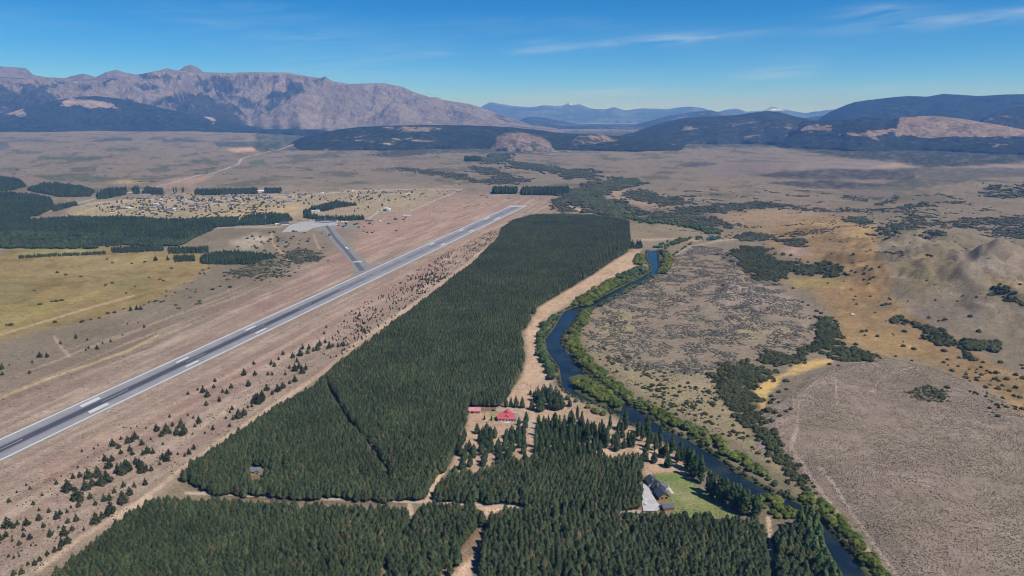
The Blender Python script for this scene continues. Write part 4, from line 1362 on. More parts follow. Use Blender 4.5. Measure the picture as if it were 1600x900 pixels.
def trunk_mesh(h, r, mat=M_BARK, limbs=0, seed=0):
    mb = MB()
    rr = random.Random(seed)
    pts = [(0, 0, -0.4), (rr.uniform(-.05, .05) * h * .3, rr.uniform(-.05, .05) * h * .3, h * 0.45), (0, 0, h)]
    mb.tube(pts, [r * 1.15, r * 0.75, r * 0.15], 5)
    for k in range(limbs):
        a = 2 * math.pi * k / max(1, limbs) + rr.uniform(-.4, .4)
        z0 = h * rr.uniform(0.25, 0.55)
        mb.tube([(0, 0, z0), (math.cos(a) * h * 0.22, math.sin(a) * h * 0.22, z0 + h * 0.25)], [r * 0.5, r * 0.12], 4)
    me = bpy.data.meshes.new('trunk')
    me.from_pydata(mb.v, [], mb.f)
    me.materials.append(mat)
    return me


PROTO = {}


def proto(kind, crowns, trunks):
    PROTO[kind] = list(zip(crowns, trunks))


proto('pine', [np_mesh('crown', *crown_pine(14 + s % 3, 6.0 + 0.6 * (s % 4), 3.8 + 0.5 * (s % 3), 130 + 12 * (s % 4), 100 + s, 0.30 + 0.14 * (s % 3), 1.15), M_PINE) for s in range(6)], [trunk_mesh(13, 0.19, seed=s) for s in range(6)])
proto('bigpine', [np_mesh('crown', *crown_pine(15, 6.4 + 0.5 * s, 2.4, 190, 140 + s, 0.5, 1.0), M_PINE2) for s in range(5)], [trunk_mesh(14, 0.24, limbs=3, seed=s + 9) for s in range(5)])
proto('young', [np_mesh('crown', *crown_pine(6, 3.7 + 0.35 * s, 0.35, 70, 170 + s, 0.75, 0.62), M_YPINE) for s in range(4)], [trunk_mesh(5, 0.12, seed=s + 19) for s in range(4)])
proto('poplar', [np_mesh('crown', *crown_poplar(22, 4.6 + 0.4 * s, 1.6, 240, 200 + s), M_POPLAR) for s in range(4)], [trunk_mesh(20, 0.3, seed=s + 29) for s in range(4)])
proto('palepoplar', [np_mesh('crown', *crown_poplar(22, 6.2 + 0.5 * s, 1.6, 330, 220 + s, 0.9), M_POPLARL) for s in range(3)], [trunk_mesh(20, 0.35, seed=s + 39) for s in range(3)])
proto('willow', [np_mesh('crown', *crown_lobes(9, 6.5, 0.3, 6, 42, 240 + s, 0.62), M_WILLOW) for s in range(5)], [trunk_mesh(4.5, 0.25, limbs=4, seed=s + 49) for s in range(5)])
proto('greywillow', [np_mesh('crown', *crown_lobes(9, 7.5, 0.3, 6, 42, 260 + s, 0.66), M_WILLOWG) for s in range(5)], [trunk_mesh(5, 0.25, limbs=4, seed=s + 59) for s in range(5)])
proto('leafy', [np_mesh('crown', *crown_lobes(9, 7.5, 0.3, 5, 26, 320 + s, 0.9), M_LEAFY) for s in range(3)], [trunk_mesh(5, 0.25, seed=s + 69) for s in range(3)])
proto('bush', [np_mesh('bush', *crown_lobes(5.2, 3.0, -0.3, 5, 26, 280 + s, 0.5), M_BUSH) for s in range(5)], [None] * 5)
proto('scrub', [np_mesh('bush', *crown_lobes(6.0, 3.0, -0.3, 4, 14, 300 + s, 0.75), M_FARBUSH) for s in range(4)], [None] * 4)
PROTO_H = {'leafy': 7.5, 'pine': 14.5, 'bigpine': 15, 'young': 6, 'poplar': 22, 'palepoplar': 22, 'willow': 6.5, 'greywillow': 7.5, 'bush': 2.7, 'scrub': 2.7}
FIRST = {}
PENDING = []     # plants to set down on the ground once all are placed


def plant(kind, name, x, y, h, label, cat, group, var=None, wide=1.0, z=None):
    k = PROTO[kind]
    var = rng.integers(len(k)) if var is None else var
    crown, trunk = k[int(var)]
    s = h / PROTO_H[kind]
    rot = float(rng.uniform(0, 6.28))
    if trunk is None:
        o = link(name, crown, None, (x, y, 0), rot, (s * wide, s * wide, s))
        PENDING.append((o, x, y, -9))
        FIRST.setdefault(kind, {}).setdefault(int(var), (o, None))
        return tag(o, label, cat, group)
    e = link(name, None, None, (x, y, 0), rot, (s * wide, s * wide, s))
    PENDING.append((e, x, y, -9 if z is None else z))
    tag(e, label, cat, group)
    t = link('trunk', trunk, e)
    c = link('crown', crown, e)
    FIRST.setdefault(kind, {}).setdefault(int(var), (c, t))
    return e


def stuff(name, kind, pts, scl, label, cat, wide=1.0):
    """the rest of a kind: one object of points carrying copies of the plants already built"""
    src = FIRST[kind]
    keys = sorted(src)
    n = len(pts)
    x, y = pts[:, 0], pts[:, 1]
    z = ground_z(x, y)
    me = bpy.data.meshes.new(name)
    me.vertices.add(n)
    me.vertices.foreach_set('co', np.stack([x, y, z], 1).astype(np.float32).ravel())
    for an, tp, val in (('rotz', 'FLOAT', rng.uniform(0, 6.28, n)), ('scl', 'FLOAT', scl), ('pick', 'INT', rng.integers(0, len(keys), n))):
        at = me.attributes.new(an, tp, 'POINT')
        at.data.foreach_set('value', np.asarray(val, np.float32 if tp == 'FLOAT' else np.int32))
    o = link(name, me)
    ng = bpy.data.node_groups.new(name, 'GeometryNodeTree')
    ng.interface.new_socket('Geometry', in_out='INPUT', socket_type='NodeSocketGeometry')
    ng.interface.new_socket('Geometry', in_out='OUTPUT', socket_type='NodeSocketGeometry')
    N, L = ng.nodes.new, ng.links.new
    gi, go = N('NodeGroupInput'), N('NodeGroupOutput')
    jn = N('GeometryNodeJoinGeometry')
    for k in keys:
        c, t = src[k]
        jj = N('GeometryNodeJoinGeometry')
        for ob in (c, t):
            if ob is None:
                continue
            oi = N('GeometryNodeObjectInfo')
            oi.transform_space = 'ORIGINAL'
            oi.inputs['Object'].default_value = ob
            oi.inputs['As Instance'].default_value = False
            L(oi.outputs['Geometry'], jj.inputs[0])
        g2 = N('GeometryNodeGeometryToInstance')
        L(jj.outputs[0], g2.inputs[0])
        L(g2.outputs[0], jn.inputs[0])
    iop = N('GeometryNodeInstanceOnPoints')
    iop.inputs['Pick Instance'].default_value = True

    def attr(nm, tp):
        a = N('GeometryNodeInputNamedAttribute')
        a.data_type = tp
        a.inputs['Name'].default_value = nm
        return [q for q in a.outputs if q.enabled and q.name == 'Attribute'][0]
    cx = N('ShaderNodeCombineXYZ')
    L(attr('rotz', 'FLOAT'), cx.inputs[2])
    er = N('FunctionNodeEulerToRotation')
    L(cx.outputs[0], er.inputs[0])
    cs = N('ShaderNodeCombineXYZ')
    sa = attr('scl', 'FLOAT')
    mw = N('ShaderNodeMath')
    mw.operation = 'MULTIPLY'
    mw.inputs[1].default_value = wide
    L(sa, mw.inputs[0])
    L(mw.outputs[0], cs.inputs[0])
    L(mw.outputs[0], cs.inputs[1])
    L(sa, cs.inputs[2])
    L(gi.outputs[0], iop.inputs['Points'])
    L(jn.outputs[0], iop.inputs['Instance'])
    L(attr('pick', 'INT'), iop.inputs['Instance Index'])
    L(er.outputs[0], iop.inputs['Rotation'])
    L(cs.outputs[0], iop.inputs['Scale'])
    L(iop.outputs[0], go.inputs[0])
    md = o.modifiers.new('plants', 'NODES')
    md.node_group = ng
    return tag(o, label, cat, kind='stuff')


def jitter_grid(poly_w, spacing, jit=0.3, ang=0.0, r=rng, rowf=1.0):
    p = np.asarray(poly_w)
    c, s = math.cos(ang), math.sin(ang)
    q = np.stack([p[:, 0] * c + p[:, 1] * s, -p[:, 0] * s + p[:, 1] * c], 1)
    spx = spacing * rowf
    gx = np.arange(q[:, 0].min(), q[:, 0].max() + spx, spx)
    gy = np.arange(q[:, 1].min(), q[:, 1].max() + spacing, spacing)
    X, Y = np.meshgrid(gx, gy)
    X = X + (np.arange(len(gy)) % 2)[:, None] * spacing / 2
    X = X.ravel() + r.normal(0, jit * spacing, X.size)
    Y = Y.ravel() + r.normal(0, jit * spacing, Y.size)
    x, y = X * c - Y * s, X * s + Y * c
    k = sdpoly(x, y, p) < 0
    return np.stack([x[k], y[k]], 1)


def rough_fill(poly_w, spacing, seed, r=rng, edge=0.16, gaps=0.3):
    """random points over an outline whose edge and inside are broken up by noise"""
    p = np.asarray(poly_w)
    x0, y0, x1, y1 = p[:, 0].min(), p[:, 1].min(), p[:, 0].max(), p[:, 1].max()
    area = 0.5 * abs(np.dot(p[:, 0], np.roll(p[:, 1], 1)) - np.dot(p[:, 1], np.roll(p[:, 0], 1)))
    mg = edge * math.sqrt(area) + spacing
    n = int((x1 - x0 + 2 * mg) * (y1 - y0 + 2 * mg) / spacing ** 2)
    x, y = r.uniform(x0 - mg, x1 + mg, n), r.uniform(y0 - mg, y1 + mg, n)
    Ls = max(spacing * 3.5, math.sqrt(area) * 0.16)
    f = fbm(x / Ls, y / Ls, 4, seed, 0.6)
    k = (sdpoly(x, y, p) + mg * 1.6 * f < 0) & (fbm(x / (spacing * 4), y / (spacing * 4), 3, seed + 7) < gaps + 0.12)
    return np.stack([x[k], y[k]], 1)


def inside_px(pts, polys, dz=0.0):
    """which points project into one of these photo outlines"""
    z = H(pts[:, 0], pts[:, 1]) + dz
    px, py = proj(pts[:, 0], pts[:, 1], z)
    k = np.zeros(len(pts), bool)
    for p in polys:
        k |= sdpoly(px, py, p) < 0
    return k


# ------------------------------------------------------------------ pine plantation
BUILDINGS_W = []      # (x, y, radius) kept clear of trees
for (bx_, by_, br_) in ((742, 642, 9), (791, 652, 13), (1022, 765, 16), (1044, 795, 6), (400, 737, 6.5), (757, 642, 5)):
    q = W(bx_, by_)
    BUILDINGS_W.append((q[0], q[1], br_))
HOUSE_PADS = [[(1002, 740), (1066, 738), (1152, 802), (1140, 812), (1052, 804), (1030, 808), (1000, 800)], [(733, 640), (778, 638), (800, 640), (815, 650), (810, 664), (780, 664), (768, 656), (735, 656)]]


def leaves_open(pts, hs):
    """trees that would stand in or over the open ground the photo shows are dropped"""
    k = np.ones(len(pts), bool)
    for t in (0.1, 0.4, 0.7, 0.93):
        k &= ~inside_px(pts, OPEN, hs * t)
    return k


def clear_of(pts):
    k = np.ones(len(pts), bool)
    for x, y, r in BUILDINGS_W:
        k &= np.hypot(pts[:, 0] - x, pts[:, 1] - y) > r
    return k


def plantation():
    blocks = [(FOREST_A, 3.4, 11.0, 0.35), (FOREST_B, 3.6, 10.8, 0.35), (FOREST_B2, 4.6, 12.5, 0.1), (FOREST_C, 3.9, 12.0, 0.2), (FOREST_D, 4.2, 13.5, 0.5), (FOREST_E, 5.0, 15.0, 0.0)]
    allp, alls, allb = [], [], []
    for bi, (poly, sp, h, ang) in enumerate(blocks):
        q = WP(poly, h * 0.6)
        p = jitter_grid(q, sp, 0.17, ang, rng, 1.08)
        k = ~inside_px(p, GAPS, 3.0) & clear_of(p) & (sdpoly(p[:, 0], p[:, 1], q) + 5 * fbm(p[:, 0] / 25, p[:, 1] / 25, 3, 79) < -1)
        k &= ~inside_px(p, HOUSE_PADS, 0)
        # thin patches where the floor shows
        dn = fbm(p[:, 0] / 60, p[:, 1] / 60, 3, 77)
        k &= rng.uniform(0, 1, len(p)) > np.clip((dn - 0.22) * 1.5, 0, 0.5) * (1.6 if bi in (2, 4) else 0.8) + 0.03
        p = p[k]
        p = p[leaves_open(p, np.full(len(p), h))]
        hs = h * (1 + 0.10 * fbm(p[:, 0] / 90, p[:, 1] / 90, 3, 78) + rng.normal(0, 0.08, len(p)))
        allp.append(p)
        alls.append(hs)
        allb.append(np.full(len(p), bi))
    P, S, B = np.concatenate(allp), np.concatenate(alls), np.concatenate(allb)
    z = H(P[:, 0], P[:, 1])
    px, py = proj(P[:, 0], P[:, 1], z + S * 0.7)
    inview = (px > 8) & (px < 1592) & (py < 885)
    dist = np.hypot(P[:, 0], P[:, 1])
    # the individuals: the nearest in view, some of every block's front rows
    order = np.argsort(np.where(inview, dist, 1e9))
    ind = order[:120]
    names = {0: 'plantation pine in the long main block left of the sandy river bank', 1: 'plantation pine in the front rows of the bottom-left block',
             2: 'plantation pine beside the sandy gap at the bottom edge', 3: 'plantation pine in the block below the poplar grove',
             4: 'plantation pine in the front rows of the bottom block below the lawn', 5: 'tall plantation pine at the bottom edge next to the river poplars'}
    groups = {0: 'pines of the main block', 1: 'front pines of the bottom-left block', 2: 'pines beside the sandy gap', 3: 'pines below the poplar grove', 4: 'front pines of the bottom block', 5: 'pines next to the river poplars'}
    for c, i in enumerate(ind):
        plant('pine', 'pine_tree', P[i, 0], P[i, 1], S[i], names[int(B[i])], 'tree', groups[int(B[i])], var=c % 6)
    rest = np.ones(len(P), bool)
    rest[ind] = False
    print('plantation', len(P))
    stuff('pine_plantation', 'pine', P[rest], S[rest] / PROTO_H['pine'], 'dense dark green pine plantation between the runway and the river', 'forest')


plantation()


# ------------------------------------------------------------------ young pines along the runway
def young_pines():
    z7 = """340,470,55 283,437,22 132,445,14 150,462,14 85,480,12 45,527,20 168,540,22 211,495,18 38,650,45 66,655,26 88,640,20 135,640,32 196,615,30 195,570,16 245,578,24 285,608,35 302,588,25 336,578,18 340,630,25 383,620,35
355,555,14 392,550,28 385,510,60 404,522,45 430,462,50 442,405,45 463,445,40 452,508,28 478,540,22 366,408,26 400,400,26 390,355,14 510,440,85 535,425,60 490,400,65 545,355,45 560,320,30 525,320,35 590,380,50 612,385,60 640,370,60
625,340,30 715,375,65 700,350,40 680,335,35 758,370,30 727,440,35 672,450,28 618,450,30 650,490,40 615,530,60 572,480,24 548,515,35 522,520,35 555,580,60 540,595,30 480,630,50 510,608,35 565,245,35 593,257,24 605,213,18 640,230,35
660,225,28 677,210,36 650,270,28 662,290,22 605,285,24 710,240,30 715,290,26 737,280,36 766,283,28 815,310,30 835,320,45 845,290,30 833,180,40 806,198,26 852,183,22 885,190,40 905,155,35 912,193,35 922,180,40 785,172,32 862,147,22
850,102,14 946,285,30 925,298,20 970,262,26 996,132,28 1032,42,25 1195,105,40 1217,95,32 1100,25,22 1148,150,20 1066,165,24 940,95,16 975,150,18 962,190,12 1290,25,50 1270,30,40 30,700,28 5,715,28 62,723,16 97,740,22 118,700,22
150,710,24 116,668,16 218,652,24 253,695,34 320,690,40 340,730,40 310,745,40 320,660,20 362,668,24 420,668,18 293,655,12 275,775,28 300,765,26 237,790,22 45,800,14 70,807,14 97,800,16 175,840,28 200,820,24 110,885,30 70,890,26
140,840,16 155,745,10 180,745,10 410,275,14 470,262,12 490,245,10 440,305,10 655,160,10 685,150,8 620,155,8 730,160,12 755,215,14 815,240,16 890,290,18 800,340,20 870,185,10 1025,185,14 1130,110,16 1150,80,16 1165,115,20 1240,55,18 1260,50,20"""
    z4 = """1185,765,45 1210,760,50 1105,835,40 1130,825,35 1195,770,55 1215,750,50 1235,710,30 1285,715,35 1310,700,30 1365,670,35 1365,620,35 1385,610,35 1400,630,40 1415,615,30 1340,610,20 1355,560,30 1390,550,40 1400,520,25 1430,520,25
1470,525,40 1480,505,30 1525,515,35 1565,510,25 1590,505,25 1500,450,15 1510,420,12 1310,545,20 1255,590,25 1290,570,18 1240,640,20 1175,590,18 1130,640,35 1150,690,30 1070,700,25 1050,725,25 1030,720,20 1015,760,25 995,670,18
990,700,20 960,740,35 940,720,35 955,780,20 915,710,14 870,730,16 920,855,30 895,840,14 785,835,15 840,880,40 770,895,35 800,875,20 725,895,30 985,890,20 1075,800,20 1180,640,25 1270,600,25 1260,640,18 1320,640,18 1375,580,25
1425,540,25 1450,530,22 1505,490,20 1540,510,18 1340,680,18 1260,730,24"""
    left4 = """185,557,24 218,557,20 280,497,18 352,470,20 405,480,12 450,520,20 475,495,12 512,487,14 150,582,12 10,612,24 12,640,16 137,632,14 668,420,16 567,457,10 398,527,12 410,517,12 605,342,22 633,337,22 652,337,20 720,110,22 777,108,20 44,595,8 590,405,9 640,400,8"""
    spots = []
    for s in z7.split():
        a, b, c = (float(q) for q in s.split(','))
        spots.append((a * .3125, 620 + b * .3125, c * .3125, 0))
    for s in z4.split():
        a, b, c = (float(q) for q in s.split(','))
        spots.append((a * .33771, 370 + b * .33771, c * .33771, 1))
    for s in left4.split():
        a, b, c = (float(q) for q in s.split(','))
        spots.append((a * .33771, 370 + b * .33771, c * .33771, 2))
    # the far end of the strip: smaller and denser
    r = np.random.default_rng(5)
    band = [(540, 490), (600, 455), (660, 415), (720, 385), (775, 358), (778, 368), (740, 402), (680, 448), (600, 508), (550, 545), (525, 560), (500, 560)]
    q = WP(band)
    p = jitter_grid(q, 7.5, 0.45, 0.3, r)
    d = fbm(p[:, 0] / 35, p[:, 1] / 35, 3, 91)
    p = p[(d > 0.02) | (r.uniform(0, 1, len(p)) < 0.12)]
    clump = [[(548, 492), (558, 490), (578, 515), (574, 525), (562, 518)], [(640, 455), (660, 430), (690, 430), (700, 437), (672, 445), (656, 462)]]
    pc = np.concatenate([rough_fill(WP(c), 6.4, 97, r, 0.3, 0.2) for c in clump])
    labs = {0: ('young pine dotted on the dry strip between the near runway and the plantation', 'young pines beside the near half of the runway'),
            1: ('young pine dotted on the dry strip beside the middle of the runway', 'young pines beside the middle of the runway'),
            2: ('small dark pine on the steppe left of the runway', 'small pines left of the runway'),
            3: ('small pine in the dense young growth beside the far half of the runway', 'young pines beside the far half of the runway')}
    for (px, py, hp, g) in spots:
        x, y, z = W(px, py)
        dd = math.hypot(math.hypot(x, y), CAM_Z)
        h = min(12.0, max(1.6, hp * dd / F * 0.98))
        szw = 'large dark' if h > 7 else 'middling' if h > 4.2 else 'very small'
        plant('young', 'young_pine_tree', x, y, h, szw + ' ' + labs[g][0].replace('small dark ', ''), 'tree', szw + ' ' + labs[g][1], wide=float(r.uniform(0.85, 1.2)))
    allp = np.concatenate([p, pc])
    hs = np.concatenate([r.uniform(1.8, 4.2, len(p)), r.uniform(2.4, 5.0, len(pc))])
    k = clear_of(allp)
    allp, hs = allp[k], hs[k]
    order = np.argsort(-hs / np.hypot(allp[:, 0], allp[:, 1]))
    n_ind = max(0, 300 - len(spots))
    for i in order[:n_ind]:
        plant('young', 'young_pine_tree', allp[i, 0], allp[i, 1], hs[i], labs[3][0], 'tree', labs[3][1])
    rest = order[n_ind:]
    # seedlings over the whole strip
    strip = [(0, 905), (0, 800), (120, 730), (300, 640), (440, 560), (540, 492), (600, 455), (525, 560), (400, 645), (270, 735), (170, 805), (90, 870), (60, 905)]
    sd = jitter_grid(WP(strip), 9.0, 0.5, 0.1, r)
    sd = sd[fbm(sd[:, 0] / 40, sd[:, 1] / 40, 3, 93) > -0.05]
    pts = np.concatenate([allp[rest], sd])
    ss = np.concatenate([hs[rest], r.uniform(0.5, 1.7, len(sd))]) / 6.0
    print('young', len(spots), len(allp), len(sd))
    stuff('pine_seedlings', 'young', pts, ss, 'scattered pine seedlings on the dry strip beside the runway', 'seedlings')


young_pines()


# ------------------------------------------------------------------ grove, poplars and river willows
def grove_and_river():
    r = np.random.default_rng(12)
    lab_row = ('pine in the short row behind the red roofed house', 'row of pines behind the red roofed house')
    for (a, b, t) in ((553, 380, 295), (592, 378, 295), (632, 382, 285), (680, 386, 290)):
        x, y, z = W(680 + a * .2, 560 + b * .2)
        plant('bigpine', 'pine_tree', x, y, (b - t) * .2 * math.hypot(x, y, CAM_Z) / F, lab_row[0], 'tree', lab_row[1], wide=0.8)
    lab_cl = ('pine in the tight cluster between the sandy bank and the river', 'pines clustered by the sandy bank')
    for (a, b, t) in ((800, 335, 205), (850, 300, 190), (815, 412, 240), (770, 300, 250), (745, 285, 240), (835, 360, 230), (885, 345, 200), (905, 395, 260), (925, 380, 240), (945, 405, 270), (965, 350, 240), (985, 395, 265), (900, 300, 190),
                      (940, 330, 210), (755, 400, 310), (1050, 378, 308), (830, 410, 300), (868, 330, 215)):
        x, y, z = W(680 + a * .2, 560 + b * .2)
        plant('bigpine', 'pine_tree', x, y, min(19, (b - t) * .2 * math.hypot(x, y, CAM_Z) / F), lab_cl[0], 'tree', lab_cl[1], wide=1.0)
    lab_h = ('pine in the open wood in front of the red roofed house', 'pines in front of the red roofed house')
    for (a, b, t) in ((712, 505, 405), (655, 522, 450), (385, 480, 440), (440, 485, 445), (808, 515, 430), (690, 600, 490), (650, 610, 500)):
        x, y, z = W(680 + a * .2, 560 + b * .2)
        plant('bigpine', 'pine_tree', x, y, (b - t) * .2 * math.hypot(x, y, CAM_Z) / F, lab_h[0], 'tree', lab_h[1], wide=0.85)
    open_wood = [(735, 660), (760, 660), (785, 672), (806, 668), (822, 660), (824, 690), (820, 705), (795, 712), (770, 720), (742, 730), (715, 728), (712, 705), (722, 680)]
    p = jitter_grid(WP(open_wood, 5), 7.0, 0.3, 0.4, r)
    p = p[clear_of(p)]
    p = p[leaves_open(p, np.full(len(p), 11.0))]
    p = p[r.uniform(0, 1, len(p)) < 0.92]
    for q in p:
        plant('bigpine', 'pine_tree', q[0], q[1], r.uniform(9, 13), lab_h[0], 'tree', lab_h[1], wide=1.0)
    # poplar grove
    gv = [(832, 690), (836, 665), (850, 655), (870, 650), (890, 652), (905, 645), (915, 655), (925, 662), (935, 668), (948, 668), (946, 690), (935, 706), (905, 712), (870, 712), (840, 704)]
    p = jitter_grid(WP(gv, 8), 6.4, 0.3, 0.2, r)
    lab_g = ('slender poplar in the grove right of the sandy track', 'poplars of the grove')
    lab_gp = ('dark pine among the poplars of the grove', 'pines among the grove poplars')
    for i, q in enumerate(p):
        if r.uniform() < 0.52:
            plant('poplar', 'poplar_tree', q[0], q[1], r.uniform(13, 19), lab_g[0], 'tree', lab_g[1], wide=1.05)
        else:
            plant('bigpine', 'pine_tree', q[0], q[1], r.uniform(10, 15), lab_gp[0], 'tree', lab_gp[1], wide=0.8)
    for (a, b, t) in ((1110, 480, 360), (1055, 500, 405), (925, 500, 430), (1190, 700, 500), (1280, 640, 490), (1310, 660, 500), (1340, 700, 540)):
        x, y, z = W(680 + a * .2, 560 + b * .2)
        plant('poplar', 'poplar_tree', x, y, (b - t) * .2 * math.hypot(x, y, CAM_Z) / F, lab_g[0], 'tree', lab_g[1])
    # sparse riverside trees between grove and lawn
    lab_s = ('dark tree on the sandy ground between the grove and the lawn', 'trees between the grove and the lawn')
    for (a, b, t) in ((75, 700, 620), (125, 690, 590), (200, 860, 690), (235, 800, 660), (310, 815, 720), (420, 850, 730), (180, 840, 700), (330, 700, 640), (60, 620, 540), (20, 720, 600), (130, 640, 560), (395, 740, 660), (290, 660, 580),
                      (150, 870, 760), (10, 660, 560), (370, 770, 690), (40, 560, 470), (255, 720, 630)):
        x, y, z = W(960 + a * .2, 560 + b * .2)
        plant('bigpine', 'pine_tree', x, y, min(15, max(7, (b - t) * .2 * math.hypot(x, y, CAM_Z) / F)), lab_s[0], 'tree', lab_s[1], wide=1.05)
    lab_p = ('tall dark poplar on the near river bank beside the lawn', 'poplars along the near river bank')
    for (a, b, t) in ((85, 560, 400), (185, 610, 480), (255, 605, 430), (360, 655, 510), (450, 740, 590), (515, 795, 640), (570, 865, 625), (605, 885, 670), (675, 905, 745), (290, 660, 575), (540, 800, 690), (490, 820, 690)):
        x, y, z = W(960 + a * .2, 560 + b * .2)
        plant('poplar', 'poplar_tree', x, y, min(24, (b - t) * .2 * math.hypot(x, y, CAM_Z) / F), lab_p[0], 'tree', lab_p[1], wide=1.25)
    for (a, b, t) in ((300, 120, -60), (330, 130, -60), (372, 170, -40), (435, 250, 60), (455, 290, 15), (515, 320, 60), (535, 330, 130), (565, 330, 50), (615, 370, 160), (640, 375, 105), (665, 380, 160), (700, 420, 190), (725, 420, 210), (795, 435, 250), (820, 430, 255), (470, 300, 140)):
        x, y, z = W(1020 + a * .2, 720 + b * .2)
        plant('poplar', 'poplar_tree', x, y, min(25, (b - t) * .2 * math.hypot(x, y, CAM_Z) / F), lab_p[0], 'tree', lab_p[1], wide=1.25)
    for (px, py, h) in ((965, 690, 17), (972, 684, 19), (981, 695, 16), (990, 699, 18), (1003, 689, 20), (1012, 699, 18), (957, 699, 15), (949, 689, 18), (1023, 704, 19), (1031, 711, 17), (940, 676, 16), (953, 672, 18), (998, 676, 17), (1040, 716, 18)):
        x, y, z = W(px, py)
        plant('poplar', 'poplar_tree', x, y, h, 'tall slim poplar on the sandy bank between the grove and the river', 'tree', 'poplars between the grove and the river')
    lab_pp = ('tall pale green poplar on the bank at the bottom edge', 'pale poplars at the bottom edge')
    for (a, t) in ((1140, 320), (1185, 300), (1225, 310), (1265, 350), (1200, 380), (1250, 430), (1285, 470), (1215, 470), (1300, 560), (1250, 560), (1330, 640), (1290, 680), (1360, 720), (1390, 770), (1330, 790), (1425, 830), (1390, 860), (1455, 890)):
        hpx = 46
        x, y, z = W(1020 + a * .2, 720 + t * .2 + hpx)
        plant('palepoplar', 'poplar_tree', x, y, 22 + r.uniform(-2, 2), lab_pp[0], 'tree', lab_pp[1])
    # little stand of pines at the far corner of the plantation
    lab_f = ('dark pine in the small stand at the far corner of the plantation', 'pines at the far corner of the plantation')
    for px, py in ((986, 389), (990, 388), (994, 388), (998, 389), (1002, 388), (988, 385), (996, 384), (1000, 385)):
        x, y, z = W(px, py)
        plant('bigpine', 'pine_tree', x, y, r.uniform(14, 19), lab_f[0], 'tree', lab_f[1])

    REST, UNDER = {}, []

    def band(kind, pts, width, spacing, h, label, group, wide=1.0, sp=0.0):
        p = WP(pts, 0.4 * h)
        for a, b in zip(p[:-1], p[1:]):
            d = b - a
            ln = np.linalg.norm(d)
            n = max(1, int(round(ln / spacing)))
            nr_ = np.array([d[1], -d[0]]) / ln
            for i in range(n):
                for w in ([0.0] if width < 1.5 * spacing else np.arange(-width / 2, width / 2 + 0.1, spacing)):
                    q = a + d * (i + r.uniform(0, 1)) / n + nr_ * (w + r.normal(0, 1.6))
                    hh = h * r.uniform(0.55, 1.25)
                    if width >= 1.5 * spacing and w > -width / 2 + 0.1 and (w > 0.5 * spacing or i % 2):
                        REST.setdefault(kind, []).append((q[0], q[1], hh))
                        continue
                    if r.uniform() < 0.22:
                        UNDER.append((q[0] + r.normal(0, 3), q[1] + r.normal(0, 3)))
                    plant(kind, 'willow_tree', q[0], q[1], hh, label, 'tree', group, wide=wide * r.uniform(0.85, 1.15), z=-1.2)
    band('greywillow', [(868, 493), (852, 508), (843, 526), (846, 548), (857, 568), (864, 592)], 11, 8.5, 9.0, 'grey-green willow in the belt along the sandy bank', 'willows along the sandy bank', 1.15)
    band('willow', [(914, 484), (906, 502), (896, 517), (893, 532), (901, 549), (914, 563), (929, 577), (949, 596), (978, 617), (1006, 635), (1040, 653), (1060, 661), (1082, 671), (1102, 683), (1118, 696)], 13, 8.6, 7.4,
         'yellow-green willow on the far river bank opposite the grove', 'willows on the far bank opposite the grove', 1.2)
    band('willow', [(1122, 700), (1140, 706), (1156, 716), (1172, 728), (1188, 740)], 15, 8.5, 6.6, 'yellow-green willow in the thicket on the far bank opposite the lawn', 'willows opposite the lawn', 1.2)
    band('greywillow', [(1196, 744), (1210, 756), (1226, 764), (1240, 768)], 10, 8, 5.4, 'greyish willow at the narrow river bend', 'willows at the narrow bend', 1.2)
    band('willow', [(1254, 776), (1270, 780), (1284, 792), (1299, 808), (1313, 820), (1327, 836), (1341, 854), (1353, 870), (1366, 886), (1380, 902)], 9, 6.0, 5.8, 'yellow-green willow along the bottom-right bend of the river', 'willows along the bottom-right bend', 1.15)
    band('willow', [(1190, 776), (1202, 784), (1216, 794), (1230, 806)], 15, 7.5, 6.2, 'bright willow between the dark poplars and the pale poplars', 'willows between the poplars', 1.2)
    band('willow', [(897, 596), (914, 600), (934, 612), (952, 623), (966, 634)], 15, 7.5, 7.0, 'bright yellow-green willow on the river island', 'willows on the river island', 1.2)
    band('willow', [(915, 634), (930, 640), (942, 646)], 4, 7.0, 5.4, 'low willow on the near bank below the island', 'willows below the island', 1.1)
    band('greywillow', [(884, 618), (900, 626)], 8, 8, 7.0, 'green willow beside the pine cluster on the bank', 'willows beside the pine cluster', 1.1)
    band('willow', [(910, 475), (922, 465), (936, 455), (955, 445), (972, 437)], 27, 10.0, 8.5, 'yellow-green willow in the wide band above the river bend', 'willows above the river bend', 1.2)
    band('greywillow', [(972, 434), (990, 425), (1004, 418)], 24, 11, 9.0, 'green willow on the inner bank of the far loop', 'willows on the inner bank of the far loop', 1.2)
    band('willow', [(1001, 412), (1002, 398)], 16, 9, 8.5, 'yellow-green willow at the small far pool', 'willows at the far pool', 1.2)
    band('willow', [(1034, 392), (1042, 402), (1040, 413), (1030, 424)], 18, 10, 8.5, 'yellow-green willow right of the small far pool', 'willows right of the far pool', 1.2)
    band('greywillow', [(1022, 430), (1002, 441), (982, 450), (962, 462), (938, 475), (916, 487)], 8, 9, 6.5, 'low willow on the heath side of the river', 'willows on the heath side', 1.2)
    for kind, lst in REST.items():
        q = np.array(lst)
        stuff('riverside_willows', kind, q[:, :2], q[:, 2] / PROTO_H[kind], 'mixed willow growth filling the %s river banks' % ('yellow-green' if kind == 'willow' else 'grey-green'), 'willows', 1.15)
    global BANK_BUSHES
    lb = WP([(1000, 668), (1040, 692), (1070, 710), (1100, 731), (1130, 755), (1160, 775), (1195, 788)])
